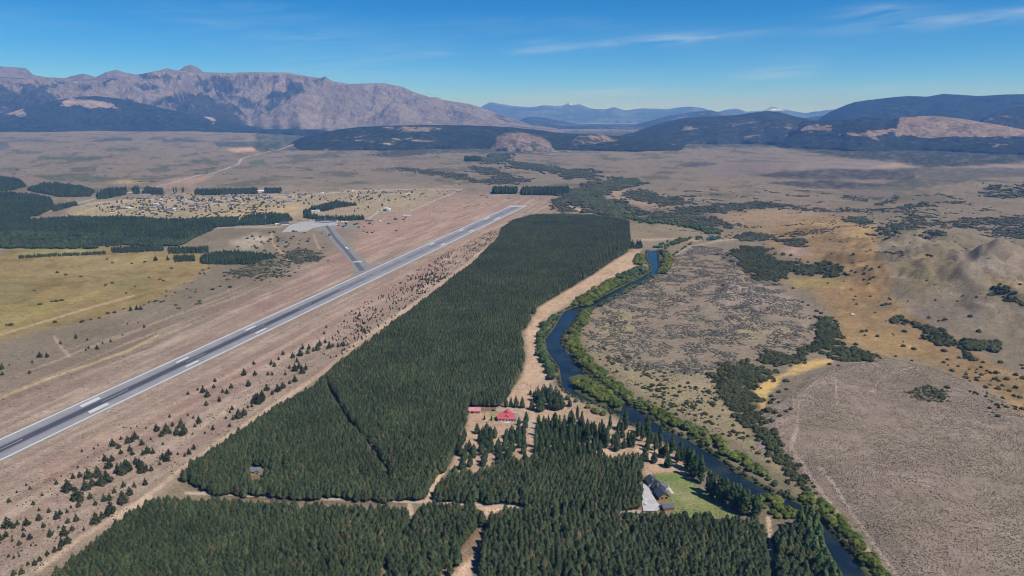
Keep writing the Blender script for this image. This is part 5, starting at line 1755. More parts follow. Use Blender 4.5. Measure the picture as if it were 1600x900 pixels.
    for a, b in zip(lb[:-1], lb[1:]):
        for t in r.uniform(0, 1, int(np.linalg.norm(b - a) / 2.5)):
            q = a + (b - a) * t
            UNDER.append((q[0] + r.normal(0, 3.5), q[1] + r.normal(0, 3.5)))
    for side, off in ((riv_rw, 1.6), (riv_lw, 1.6)):
        for i in range(len(side) - 1):
            a, b = side[i], side[i + 1]
            c = (_mid[i] + _mid[i + 1]) / 2
            d = (b - a) / (np.linalg.norm(b - a) + 1e-9)
            nn = np.array([d[1], -d[0]])
            if np.dot(nn, (a + b) / 2 - c) < 0:
                nn = -nn
            for t in r.uniform(0, 1, int(np.linalg.norm(b - a) / (1.9 if side is riv_rw else 3.2))):
                q = a + (b - a) * t + nn * (off + abs(r.normal(0, 2.4)))
                UNDER.append((q[0], q[1]))
    BANK_BUSHES = np.array(UNDER)
    # poplars and willows far upstream
    r2 = np.random.default_rng(3)
    far_lines = [([(790, 252), (840, 260), (880, 269), (918, 273)], 70, 17, 8.5), ([(922, 274), (985, 283), (998, 288), (960, 295), (925, 304)], 55, 15, 8.0), ([(760, 250), (780, 245), (792, 252)], 80, 20, 9.0), ([(970, 312), (1010, 312), (1050, 316)], 40, 15, 5.5), ([(1060, 329), (1120, 325), (1180, 321)], 45, 15, 5.0), ([(1030, 388), (1050, 380), (1075, 374), (1095, 372)], 25, 9, 6.5), ([(1018, 347), (1045, 350), (1075, 354), (1105, 360), (1118, 366)], 36, 9, 8.0), ([(985, 340), (1000, 344), (1020, 350)], 50, 10, 8.0),
                 ([(900, 302), (935, 318), (965, 332), (985, 342)], 70, 13, 7.5), ([(886, 300), (900, 296), (895, 310)], 60, 13, 8.0), ([(1100, 376), (1122, 372), (1126, 366)], 10, 8, 4.5), ([(1030, 420), (1050, 400), (1080, 380)], 5, 9, 3.5)]
    P, S = [], []
    for pts, width, sp, h in far_lines:
        p = WP(pts)
        for a, b in zip(p[:-1], p[1:]):
            n = int(np.linalg.norm(b - a) * max(width, sp) / sp ** 2) + 1
            d = (b - a) / np.linalg.norm(b - a)
            t = r2.uniform(0, 1, n)[:, None]
            P.append(a + (b - a) * t + np.array([d[1], -d[0]]) * r2.normal(0, width / 3, n)[:, None])
            S.append(h * r2.uniform(0.6, 1.25, n) / 7.5)
    stuff('riverside_wood', 'greywillow', np.concatenate(P), np.concatenate(S), 'green riverside wood along the far loops of the river', 'wood', 1.15)


grove_and_river()


# ------------------------------------------------------------------ woods and shelterbelts beyond the runway
def far_woods():
    r = np.random.default_rng(21)

    def wood(name, kind, polys, sp, h, label, wide=1.0, dz=None, cat='wood'):
        P = []
        for poly in polys:
            P.append(jitter_grid(WP(poly, (0.5 * h if dz is None else dz)), sp, 0.28, r.uniform(0, 1), r))
        P = np.concatenate(P)
        s = h * (1 + 0.16 * r.normal(0, 1, len(P))) / PROTO_H[kind]
        stuff(name, kind, P, np.clip(s, 0.3, 3), label, cat, wide)
    wood('pine_wood', 'bigpine', [[(-80, 345), (-20, 340), (30, 340), (60, 344), (110, 340), (180, 340), (260, 343), (330, 341), (372, 340), (372, 350), (340, 352), (300, 370), (290, 374), (190, 368), (100, 362), (-80, 360)]], 6.5, 14, 'dark pine wood below the highway, left of the terminal')
    for px, py in ((200, 383), (168, 386), (152, 387)):
        q = W(px, py)
        plant('leafy', 'leafy_tree', q[0], q[1], 8, 'leafy tree at the corner of the leafy rows above the olive meadow', 'tree', 'trees at the corner of the leafy rows', var=(px // 16) % 3)
    wood('leafy_wood', 'leafy', [[(-80, 362), (150, 363), (200, 366), (200, 368), (-80, 366.5)], [(-80, 369), (170, 370), (205, 372), (200, 374.5), (-80, 373)], [(-80, 375.5), (150, 376.5), (140, 379), (-80, 378.5)], [(-80, 381), (145, 381), (150, 386), (60, 386), (-80, 385)], [(190, 374), (260, 372), (285, 374), (276, 382), (200, 382)], [(290, 368), (310, 360), (315, 362), (285, 380), (275, 384)]], 9, 8.5, 'lighter leafy rows in front of the dark pine wood', 1.15)
    wood('pine_wood', 'bigpine', [[(140, 372), (200, 366), (250, 370), (240, 376), (180, 382), (142, 382)]], 6.5, 9, 'purplish dark pine stand inside the leafy rows')
    wood('pine_wood', 'bigpine', [[(-80, 302), (10, 300), (60, 304), (80, 310), (82, 324), (60, 334), (30, 338), (-80, 336)], [(80, 324), (115, 316), (120, 318), (84, 328)]], 8, 15, 'dark pine wood above the highway at the left edge')
    wood('pine_wood', 'bigpine', [[(-80, 282), (0, 277), (30, 281), (40, 290), (20, 295), (-80, 297)]], 9, 15, 'small dark wood on the plain at the left edge')
    wood('pine_wood', 'bigpine', [[(42, 294), (70, 287), (120, 290), (148, 297), (140, 303), (90, 304), (55, 298)], [(150, 302), (165, 296), (196, 293), (198, 300), (170, 306), (152, 308)]], 9, 16, 'dark wood along the far side of the highway')
    wood('pine_wood', 'bigpine', [[(222, 297), (232, 292), (255, 297), (254, 301), (224, 301)], [(206, 294), (216, 292), (218, 298), (208, 299)]], 8, 14, 'dark clump of trees at the highway bend')
    wood('shelterbelt', 'bigpine', [[(305, 296), (402, 295), (402, 300), (304, 301)]], 7, 15, 'long dark shelterbelt behind the town left of the white shed', cat='trees')
    wood('shelterbelt', 'bigpine', [[(413, 295), (440, 295), (438, 299), (414, 300)]], 7, 15, 'short dark shelterbelt right of the white shed', cat='trees')
    wood('poplar_row', 'poplar', [[(270, 299), (276, 299), (276, 300), (270, 300)], [(281, 299), (291, 299), (291, 300), (281, 300)]], 12, 24, 'few tall poplars standing behind the town', cat='trees', dz=2)
    wood('shelterbelt', 'poplar', [[(769, 298), (778, 297), (808, 297), (808, 301), (770, 301)]], 6, 22, 'ragged poplar belt beyond the runway end, left section', 1.3, cat='trees', dz=6)
    wood('shelterbelt', 'bigpine', [[(815, 297), (888, 296), (889, 303), (816, 303)]], 6.5, 21, 'dense dark shelterbelt beyond the runway end, right section', cat='trees', dz=6)
    wood('poplar_row', 'poplar', [[(726, 249), (752, 249), (752, 251.5), (727, 251.5)]], 13, 30, 'distant row of dark poplars at the head of the river', 1.4, cat='trees', dz=4)
    wood('pine_wood', 'bigpine', [[(375, 342), (390, 336), (420, 334), (450, 336), (456, 342), (440, 347), (400, 349), (375, 349)]], 7, 13, 'dark wood beside the airport car park')
    wood('pine_wood', 'bigpine', [[(474, 330), (486, 326), (484, 336), (500, 338), (540, 339), (568, 338), (570, 341), (540, 342), (500, 341), (476, 338)], [(484, 324), (505, 320), (525, 315), (548, 318), (560, 318), (530, 322), (505, 328)]], 7.5, 13, 'dark trees wrapped round the terminal building')
    wood('pine_wood', 'bigpine', [[(312, 405), (318, 398), (350, 393), (390, 394), (424, 397), (432, 400), (408, 404), (396, 410), (330, 410), (314, 409)]], 5.5, 10, 'dark pine block on the slope left of the taxiway')
    wood('hedgerow', 'bigpine', [[(28, 401), (95, 397), (95, 399.5), (28, 403.5)], [(97, 397), (165, 394), (165, 396.5), (97, 399.5)]], 5.5, 7, 'thin dark hedgerow across the olive meadow', cat='hedge', dz=2)
    wood('hedgerow', 'bigpine', [[(174, 388), (255, 385), (256, 391), (176, 394)], [(262, 388), (300, 388), (326, 386), (324, 394), (264, 395)]], 5.5, 9, 'thick dark hedge at the top of the olive meadow', cat='hedge', dz=3)
    wood('hedgerow', 'bigpine', [[(272, 402), (304, 400), (304, 406), (274, 408)]], 5.0, 9, 'short clump of dark pines beside the olive meadow', cat='hedge', dz=3)
    q = np.concatenate([rough_fill(WP([(150, 322), (220, 306), (420, 303), (470, 316), (400, 330), (300, 338), (180, 340)]), 48, 181, r, 0.1, 0.3), rough_fill(WP([(440, 303), (560, 298), (640, 300), (600, 322), (560, 330), (470, 318)]), 60, 182, r, 0.1, 0.3)])
    stuff('town_pines', 'bigpine', q, r.uniform(0.35, 0.75, len(q)), 'dark yard pines scattered among the town houses', 'trees', 1.3)
    # trees dotted through the town and on the far slopes
    P = []
    for poly, sp in (([(150, 325), (220, 305), (420, 302), (470, 318), (400, 332), (300, 340), (180, 342)], 26), ([(440, 300), (640, 296), (720, 296), (600, 325), (560, 318), (470, 312)], 42), ([(380, 365), (440, 358), (520, 366), (480, 400), (400, 395)], 26), ([(540, 352), (640, 335), (620, 360), (570, 372)], 30), ([(330, 335), (400, 322), (440, 325), (380, 345)], 16)):
        P.append(rough_fill(WP(poly), sp * 1.35, 171, r, 0.1, 0.1))
    P = np.concatenate(P)
    stuff('town_trees', 'scrub', P, r.uniform(0.7, 1.7, len(P)), 'small trees and bushes dotted among the town houses', 'trees')



# ------------------------------------------------------------------ bushes, thickets, heath and tussocks
def bushes():
    r = np.random.default_rng(33)
    P, Hh, G = [], [], []
    for ti, (poly, sp, kind, h) in enumerate(THICKETS):
        p = rough_fill(WP(poly, h * 0.3), sp * 0.85, 111 + ti, r, 0.22, 0.3 if kind == 0 else 0.12)
        P.append(p)
        Hh.append(h * r.uniform(0.55, 1.3, len(p)))
        G.append(np.full(len(p), kind))
    for q, (poly, sp, th) in enumerate((([(1130, 300), (1300, 296), (1460, 300), (1640, 280), (1640, 430), (1480, 420), (1380, 395), (1150, 380), (1000, 330)], 8.5, -0.27), ([(1000, 300), (1150, 290), (1300, 300), (1250, 330), (1080, 325)], 10, -0.3),
                                        ([(-60, 300), (-60, 262), (160, 262), (330, 262), (520, 250), (640, 262), (560, 285), (300, 280), (150, 290)], 14, -0.33), ([(540, 300), (740, 285), (860, 305), (760, 320), (640, 345), (560, 345)], 11, -0.36),
                                        ([(330, 440), (430, 400), (500, 385), (560, 400), (460, 440), (300, 500), (150, 550)], 8, -0.34))):
        pw = WP(poly)
        area = 0.5 * abs(np.dot(pw[:, 0], np.roll(pw[:, 1], 1)) - np.dot(pw[:, 1], np.roll(pw[:, 0], 1)))
        n = int((np.ptp(pw[:, 0])) * np.ptp(pw[:, 1]) / sp ** 2)
        x, y = r.uniform(pw[:, 0].min(), pw[:, 0].max(), n), r.uniform(pw[:, 1].min(), pw[:, 1].max(), n)
        f = fbm(x / 150, y / 150, 5, 201 + q, 0.62)
        k = (f < th) & (sdpoly(x, y, pw) < 0)
        P.append(np.stack([x[k], y[k]], 1))
        Hh.append(r.uniform(1.0, 3.0, k.sum()))
        G.append(np.ones(k.sum(), int))
    z6 = """1330,655 1400,640 1470,632 1500,690 1560,640 1590,655 1500,748 1410,582 1490,582 1480,702 960,315 945,318 980,312 870,437 920,462 1035,388 1060,395 1010,385 1160,435 1190,430 1040,508 1090,522 1230,530 1265,622 1330,652 810,80 865,148
895,150 860,172 890,195 860,195 905,188 930,142 880,218 800,160 820,165 600,320 575,305 530,240 640,345 610,380 640,375 660,355 500,670 500,708 465,720 430,740 440,755 425,770 465,768 700,592 740,598 790,575 1080,575 1005,555 935,565
850,440 1275,505 1300,515 1345,540 1350,560 1390,440 1130,460 1045,440 1065,400 1205,390 1235,385 1160,375 1350,370 1380,280 1440,795 1530,715 1560,700 1580,745 1520,660 1440,630 1400,605 1380,665 1420,700 1465,660 1560,790 1590,800 1450,265 1500,245
1535,270 1580,225 1590,300 1245,700 1140,700 1180,720 1100,705 1210,745 470,830 500,810 520,800 430,855 450,815 410,860 820,500 1340,485 1420,505 1460,500"""
    sp = []
    for s in z6.split():
        a, b = (float(q) for q in s.split(','))
        x, y, _ = W(1060 + a * .33771, 370 + b * .33771)
        sp.append((x, y))
    z4 = "690,303 720,300 745,303 500,355 530,352 575,335 380,395 420,385 460,378 260,300 285,296 240,302 185,315 30,410 50,410 520,122 495,105 670,118 610,125 795,147 690,190 740,200 755,205 625,232 490,225 520,215 375,186 160,250 305,178 265,167 1050,200 1150,180 1200,172 1020,230 985,245 1065,235 1230,160 1290,120 880,283 815,318 255,397 585,262"
    for s in z4.split():
        a, b = (float(q) for q in s.split(','))
        x, y, _ = W(a * .33771, 370 + b * .33771)
        sp.append((x, y))
    sp = np.array(sp)
    # loose bushes over the right bank and the wet meadows
    loose = []
    for poly, s, dens in ((BANK_R, 8, 0.5), (MEADOW_R, 30, 0.35), ([(940, 560), (1000, 555), (1060, 600), (1130, 640), (1180, 700), (1120, 680), (1020, 640), (960, 600)], 7.5, 0.5), ([(1190, 372), (1330, 340), (1370, 370), (1300, 385)], 22, 0.5),
                          ([(1370, 420), (1480, 440), (1600, 480), (1600, 560), (1480, 520), (1400, 470)], 26, 0.35), ([(1480, 560), (1600, 560), (1600, 680), (1560, 650)], 11, 0.45),
                          ([(1330, 330), (1600, 320), (1600, 400), (1400, 380)], 30, 0.4), ([(980, 320), (1140, 330), (1180, 370), (1120, 380), (1040, 350)], 20, 0.6), ([(330, 400), (520, 390), (480, 430), (300, 460), (220, 480)], 14, 0.25)):
        p = rough_fill(WP(poly), s * 0.9, 131, r, 0.1, 0.6)
        d = fbm(p[:, 0] / (s * 5), p[:, 1] / (s * 5), 3, 121)
        loose.append(p[(d > 0.0) & (r.uniform(0, 1, len(p)) < dens * 1.6)])
    loose = np.concatenate(loose + [BANK_BUSHES])
    nT = sum(len(p) for p in P)
    P = np.concatenate(P + [sp, loose])
    Hh = np.concatenate(Hh + [r.uniform(2.0, 3.6, len(sp)), r.uniform(0.8, 2.4, len(loose))])
    K = np.concatenate(G + [np.zeros(len(sp), int), np.where(np.hypot(loose[:, 0], loose[:, 1]) > 1500, 1, 0)])
    src = np.concatenate([np.zeros(nT, int), np.ones(len(sp), int), np.full(len(loose), 2)])
    inriv = sdpoly(P[:, 0], P[:, 1], riv_poly) < 0.5
    P, Hh, K, src = P[~inriv], Hh[~inriv], K[~inriv], src[~inriv]
    px, py = proj(P[:, 0], P[:, 1], H(P[:, 0], P[:, 1]))
    size = Hh / np.hypot(P[:, 0], P[:, 1]) * ((px > 0) & (px < 1600) & (py < 895)) + (src == 1) * 0.001
    order = np.argsort(-np.where(K == 0, size, 0))
    ind = order[:285]

    def region(px, py):
        if px < 700:
            return 'green bush on the meadow and slope left of the runway', 'bushes left of the runway'
        if px > 1380 or (px > 1300 and py < 540):
            return 'dark green bush in the tan meadow on the right', 'bushes of the right meadow'
        if py > 560:
            return 'dark green bush in the thickets between the river and the grey rise', 'bushes between river and grey rise'
        return 'dark green bush in the thickets round the heath', 'bushes round the heath'
    for c, i in enumerate(ind):
        lb, gr = region(px[i], py[i])
        plant('bush', 'bush', P[i, 0], P[i, 1], Hh[i], lb, 'bush', gr, var=c % 5, wide=float(r.uniform(0.9, 1.3)))
    rest = np.ones(len(P), bool)
    rest[ind] = False
    a = rest & (K == 0)
    stuff('thicket', 'bush', P[a], Hh[a] / 2.7, 'dark green thickets winding between the heath and the meadows', 'thicket', 1.15)
    # one scrub plant of each form stands singly on the far meadow
    b = np.where(rest & (K == 1))[0]
    b = b[np.argsort(-size[b])]
    for v in range(4):
        i = b[v]
        plant('scrub', 'scrub_bush', P[i, 0], P[i, 1], Hh[i], 'grey-green scrub bush among the thickets beyond the heath', 'bush', 'scrub bushes beyond the heath', var=v)
    b = b[4:]
    stuff('scrub', 'scrub', P[b], Hh[b] / 2.7, 'grey-green scrub patches across the far valley', 'scrub', 1.3)
    print('bushes', len(ind), a.sum(), len(b))
    return r


_scrub_ready = None


def low_domes(name, pts, w, h, mat, label, cat, seed, n=5):
    """ground cover: thousands of low tufts in one mesh"""
    r = np.random.default_rng(seed)
    m = len(pts)
    z = ground_z(pts[:, 0], pts[:, 1])
    a = r.uniform(0, 6.28, m)[:, None] + np.arange(n) * 2 * np.pi / n
    rr = w[:, None] / 2 * r.uniform(0.6, 1.3, (m, n))
    ring = np.stack([pts[:, :1] + rr * np.cos(a), pts[:, 1:2] + rr * np.sin(a), np.repeat((z - 0.25)[:, None], n, 1)], -1)
    mid = np.stack([pts[:, :1] + rr * .72 * np.cos(a + .4), pts[:, 1:2] + rr * .72 * np.sin(a + .4), (z[:, None] + h[:, None] * r.uniform(0.5, 1.0, (m, n)))], -1)
    top = np.stack([pts[:, 0], pts[:, 1], z + h], 1)[:, None]
    V = np.concatenate([ring, mid, top], 1).reshape(-1, 3)
    k = 2 * n + 1
    b = (np.arange(m) * k)[:, None]
    fs = []
    for i in range(n):
        j = (i + 1) % n
        fs += [b + np.array([[i, j, n + j]]), b + np.array([[i, n + j, n + i]]), b + np.array([[n + i, n + j, 2 * n]])]
    o = link(name, np_mesh(name, V, np.concatenate(fs), mat))
    return tag(o, label, cat, kind='stuff')


def ground_cover():
    r = np.random.default_rng(44)
    # heath: mats of grey-green low shrubs on the river's inner bend
    p = rough_fill(WP(HEATH), 3.3, 137, r, 0.05, 2.0)
    d = fbm(p[:, 0] / 34, p[:, 1] / 34, 4, 131) + 0.35 * fbm(p[:, 0] / 120, p[:, 1] / 120, 2, 132)
    p, d = p[d > -0.10], d[d > -0.10]
    k = sdpoly(p[:, 0], p[:, 1], riv_poly) > 6
    p, d = p[k], d[k]
    w = r.uniform(2.4, 6.2, len(p)) * (0.8 + np.clip(d, 0, 0.7))
    low_domes('heath_shrubs', p, w, r.uniform(0.35, 1.0, len(p)), M_HEATH, 'low grey-green heath shrubs matted over the inner river bend', 'shrubs', 1, 6)
    n_h = len(p)
    # tussocks on the near grey rise
    px_poly = [(1180, 700), (1190, 668), (1215, 628), (1255, 594), (1310, 572), (1390, 561), (1460, 575), (1540, 609), (1640, 670), (1640, 920), (1405, 920), (1330, 820), (1262, 745)]
    p = rough_fill(WP(px_poly), 1.75, 147, r, 0.01, 3.0)
    p = p[0.6 * fbm(p[:, 0] / 18, p[:, 1] / 18, 3, 141) + 0.9 * fbm(p[:, 0] / 90, p[:, 1] / 60, 4, 142, 0.6) > r.uniform(-0.45, 0.25, len(p))]
    low_domes('tussock_grass', p, r.uniform(0.7, 1.7, len(p)), r.uniform(0.25, 0.75, len(p)), M_TUSS, 'dry tussock grass stippling the grey rise at the right', 'grass', 2, 4)
    n_t = len(p)
    # dark low shrubs: patch on the rise and loose ones elsewhere
    P = [jitter_grid(WP([(1418, 612), (1445, 602), (1480, 612), (1470, 626), (1435, 626)]), 3.2, 0.45, 0.1, r)]
    for poly, s in ((BANK_R, 5.0), ([(940, 560), (1000, 555), (1060, 600), (1130, 640), (1180, 700), (1120, 680), (1020, 640), (960, 600)], 4.5), ([(0, 900), (0, 770), (300, 640), (520, 520), (600, 470), (520, 565), (280, 735), (90, 880)], 7),
                    ([(-40, 660), (0, 560), (150, 500), (300, 450), (420, 420), (330, 505), (150, 590), (0, 655)], 8.5), ([(1370, 400), (1480, 380), (1560, 440), (1600, 520), (1480, 500), (1400, 450)], 9), ([(840, 560), (860, 600), (810, 625), (800, 610)], 9),
                    ([(530, 345), (700, 320), (760, 330), (600, 395)], 16)):
        q = jitter_grid(WP(poly), s, 0.5, 0.2, r)
        q = q[fbm(q[:, 0] / 30, q[:, 1] / 30, 3, 151) > 0.08]
        P.append(q)
    p = np.concatenate(P)
    p = p[sdpoly(p[:, 0], p[:, 1], riv_poly) > 6]
    sdr = np.abs((p[:, 0] - RWA[0]) * RWN[0] + (p[:, 1] - RWA[1]) * RWN[1])
    p = p[sdr > 45]
    low_domes('low_shrubs', p, r.uniform(0.9, 2.6, len(p)), r.uniform(0.4, 1.1, len(p)), M_HEATH, 'loose low dark shrubs scattered over the dry ground', 'shrubs', 3, 5)
    print('cover', n_h, n_t, len(p))


# town trees need a scrub plant to copy: place the bushes first
bushes()
far_woods()
ground_cover()


# ------------------------------------------------------------------ buildings
WALLW = mat_plain('white_wall', (0.62, 0.60, 0.57), 0.9, 0.2, ((0.3, 0.9, 1.08),))
WALLT = mat_plain('tan_wall', (0.42, 0.34, 0.26), 0.9, 0.2, ((0.3, 0.9, 1.08),))
WOODM = mat_plain('varnished_wood', (0.42, 0.22, 0.075), 0.6, 0.3, ((0.8, 0.8, 1.15),))
SLATE = mat_plain('slate_roof', (0.050, 0.062, 0.092), 0.55, 0.4, ((0.3, 0.85, 1.15), (2.0, 0.85, 1.15)))
SLATEB = mat_plain('blue_grey_roof', (0.13, 0.155, 0.20), 0.55, 0.4, ((0.3, 0.85, 1.15), (2.0, 0.85, 1.15)))
REDR = mat_plain('red_sheet_roof', (0.52, 0.085, 0.11), 0.5, 0.35, ((0.3, 0.85, 1.12), (1.5, 0.88, 1.12)))
PINKR = mat_plain('faded_red_roof', (0.62, 0.24, 0.27), 0.45, 0.4, ((0.3, 0.85, 1.12), (1.5, 0.88, 1.12)))
WHITER = mat_plain('white_sheet_roof', (0.68, 0.69, 0.70), 0.45, 0.4, ((0.3, 0.92, 1.06),))
GREYR = mat_plain('grey_sheet_roof', (0.16, 0.15, 0.17), 0.6, 0.3, ((0.3, 0.85, 1.12),), rnd=0.35)
PURPR = mat_plain('dark_sheet_roof', (0.085, 0.078, 0.11), 0.6, 0.3, ((0.3, 0.85, 1.12),), rnd=0.35)
BROWNR = mat_plain('rust_roof', (0.20, 0.075, 0.07), 0.6, 0.3, ((0.3, 0.85, 1.12),))
GLASS = mat_plain('window_glass', (0.02, 0.025, 0.035), 0.08, 0.6)
DARKD = mat_plain('dark_door', (0.05, 0.04, 0.035), 0.6, 0.3)
CONCR = mat_plain('terrace_stone', (0.55, 0.53, 0.50), 0.9, 0.2)
METAL = mat_plain('mast_steel', (0.55, 0.56, 0.58), 0.45, 0.4)
STONE = mat_plain('stone_chimney', (0.30, 0.27, 0.24), 0.95, 0.1)
CARB = mat_plain('black_car_paint', (0.018, 0.02, 0.024), 0.25, 0.5)
CARW = mat_plain('white_car_paint', (0.70, 0.70, 0.70), 0.3, 0.5)
RUBBER = mat_plain('rubber', (0.02, 0.02, 0.02), 0.9, 0.1)


def base_of(px, py):
    return W(px, py)


def root(name, px, py, yaw, label, cat, group=None):
    e = link(name, None, None, base_of(px, py), yaw)
    return tag(e, label, cat, group)


def gable(par, L, Wd, hw, hr, wall, roof, x0=0.0, y0=0.0, over=0.5, th=0.22, names=('wall', 'roof'), axis='x', sheets=True):
    """walls with gables and a two-sided roof with eaves; ridge along axis"""
    a, b = L / 2, Wd / 2
    prof = [(-b, -0.6), (b, -0.6), (b, hw), (0, hw + hr), (-b, hw)]
    mb = MB()
    if axis == 'x':
        mb.prism([(y0 + u, z) for u, z in prof], x0 - a, x0 + a, 'x')
    else:
        mb.prism([(x0 + u, z) for u, z in prof], y0 - a, y0 + a, 'y')
    w = mb.build(names[0], wall, par)
    s = hr / b
    mb = MB()
    e = b + over
    pr = [(-e, hw - s * over + 0.04), (0, hw + hr + 0.04), (e, hw - s * over + 0.04), (e, hw - s * over + 0.04 + th), (0, hw + hr + 0.04 + th), (-e, hw - s * over + 0.04 + th)]
    # two slopes
    for sl in ([pr[0], pr[1], pr[4], pr[5]], [pr[1], pr[2], pr[3], pr[4]]):
        if axis == 'x':
            mb.prism([(y0 + u, z) for u, z in sl], x0 - a - over, x0 + a + over, 'x')
        else:
            mb.prism([(x0 + u, z) for u, z in sl], y0 - a - over, y0 + a + over, 'y')
    r = mb.build(names[1], roof, par)
    return w, r


def window(par, x, y, z, w, h, face, mat=GLASS):
    """a framed pane standing 6 cm proud of a wall; face: +y -y +x -x"""
    t = 0.06
    f = MB()
    p = MB()
    if face in ('+y', '-y'):
        s = 1 if face == '+y' else -1
        f.box(x - w / 2 - .1, x + w / 2 + .1, min(y, y + s * t), max(y, y + s * t), z - .1, z + h + .1)
        p.box(x - w / 2, x + w / 2, min(y + s * t * .5, y + s * t * 1.6), max(y + s * t * .5, y + s * t * 1.6), z, z + h)
    else:
        s = 1 if face == '+x' else -1
        f.box(min(x, x + s * t), max(x, x + s * t), y - w / 2 - .1, y + w / 2 + .1, z - .1, z + h + .1)
        p.box(min(x + s * t * .5, x + s * t * 1.6), max(x + s * t * .5, x + s * t * 1.6), y - w / 2, y + w / 2, z, z + h)
    fo = f.build('window', WALLW, par)
    p.build('pane', mat, fo)
    return fo


def door(par, x, y, w, h, face):
    d = MB()
    t = 0.08
    if face in ('+y', '-y'):
        s = 1 if face == '+y' else -1
        d.box(x - w / 2, x + w / 2, min(y, y + s * t), max(y, y + s * t), 0, h)
    else:
        s = 1 if face == '+x' else -1
        d.box(min(x, x + s * t), max(x, x + s * t), y - w / 2, y + w / 2, 0, h)
    return d.build('door', DARKD, par)


def yaw_px(p0, p1):
    a, b = WP([p0, p1])
    return math.atan2(b[1] - a[1], b[0] - a[0])


def car(name, px, py, yaw, paint, label, group=None, dz=0.0):
    e = root(name, px, py, yaw, label, 'car', group)
    e.location.z += dz
    prof = [(-2.1, .35), (2.15, .35), (2.2, .75), (1.9, .95), (1.0, 1.02), (.45, 1.5), (-1.3, 1.55), (-1.95, 1.05), (-2.15, .95)]
    MB().prism([(z_, 0) for z_ in []] or prof, -0.86, 0.86, 'y').build('body', paint, e)
    g = MB()
    for s in (-1, 1):
        g.poly([(-1.5, s * .875, 1.08), (.72, s * .875, 1.08), (.36, s * .875, 1.42), (-1.2, s * .875, 1.45)][::s])
    g.build('side_windows', GLASS, e)
    MB().poly([(1.0, -.75, 1.05), (1.0, .75, 1.05), (.5, .72, 1.49), (.5, -.72, 1.49)]).build('windscreen', GLASS, e)
    for wx in (-1.35, 1.4):
        for s in (-1, 1):
            MB().tube([(wx, s * .68, .34), (wx, s * .9, .34)], [.34, .34], 10).build('wheel', RUBBER, e)
    return e


def slate_house():
    yaw = yaw_px((1042, 784), (1016, 750))
    e = root('house', 1028, 766, yaw, 'long dark slate roofed house in three staggered wings beside the lawn', 'house')
    # ridge runs along local x: +x is the far end
    gable(e, 11.5, 9.5, 3.2, 3.0, WALLW, SLATE, 11.5, 1.2)
    gable(e, 11.0, 9.0, 3.5, 3.4, WALLW, SLATE, 0.6, -0.8)
    w, r = gable(e, 11.0, 9.5, 3.2, 3.2, WOODM, SLATE, -10.6, 1.0)
    gable(e, 9.5, 6.0, 3.0, 2.6, WALLW, SLATE, 2.0, -4.2, axis='y')
    MB().box(-3.0, -1.8, 1.0, 2.0, 2, 8.2).build('chimney', STONE, e)
    MB().box(7.0, 8.0, 2.0, 3.0, 2, 7.4).build('chimney', STONE, e)
    MB().box(-8, 4, -12.2, -9.3, -0.4, 0.35).build('terrace', CONCR, e)
    mb = MB()
    for x in (-5.5, -1.0):
        mb.tube([(x, -8.8, 0), (x, -8.8, 3.0)], [.14, .14], 6)
    mb.build('porch_post', WALLW, e)
    for x in (-13, -9, 9, 14):
        window(e, x, 1.0 - 4.75 if x < 0 else 1.2 - 4.75, 0.9, 1.8, 1.5, '-y')
    for x in (-13, -8, 0, 9, 14):
        window(e, x, {True: 5.75, False: 5.95}[x < -5] if x != 0 else 3.7, 0.9, 1.6, 1.4, '+y')
    window(e, -16.1, -1.0, 0.9, 2.4, 2.2, '-x')
    window(e, -16.1, 3.0, 0.9, 2.0, 2.0, '-x')
    door(e, -4.0, 3.7, 1.2, 2.2, '+y')
    e2 = root('garage', 1043, 795, yaw + math.pi / 2 - 0.1, 'small dark roofed outbuilding with orange wooden gable at the edge of the pines', 'outbuilding')
    gable(e2, 9.5, 6.5, 2.8, 2.2, WOODM, SLATE)
    door(e2, 1.0, -3.25, 1.1, 2.1, '-y')
    window(e2, -2.4, -3.25, 1.0, 1.2, 1.0, '-y')
    car('parked_car', 1009, 789, 1.2, CARW, 'white car parked on the paved driveway', dz=0.9)


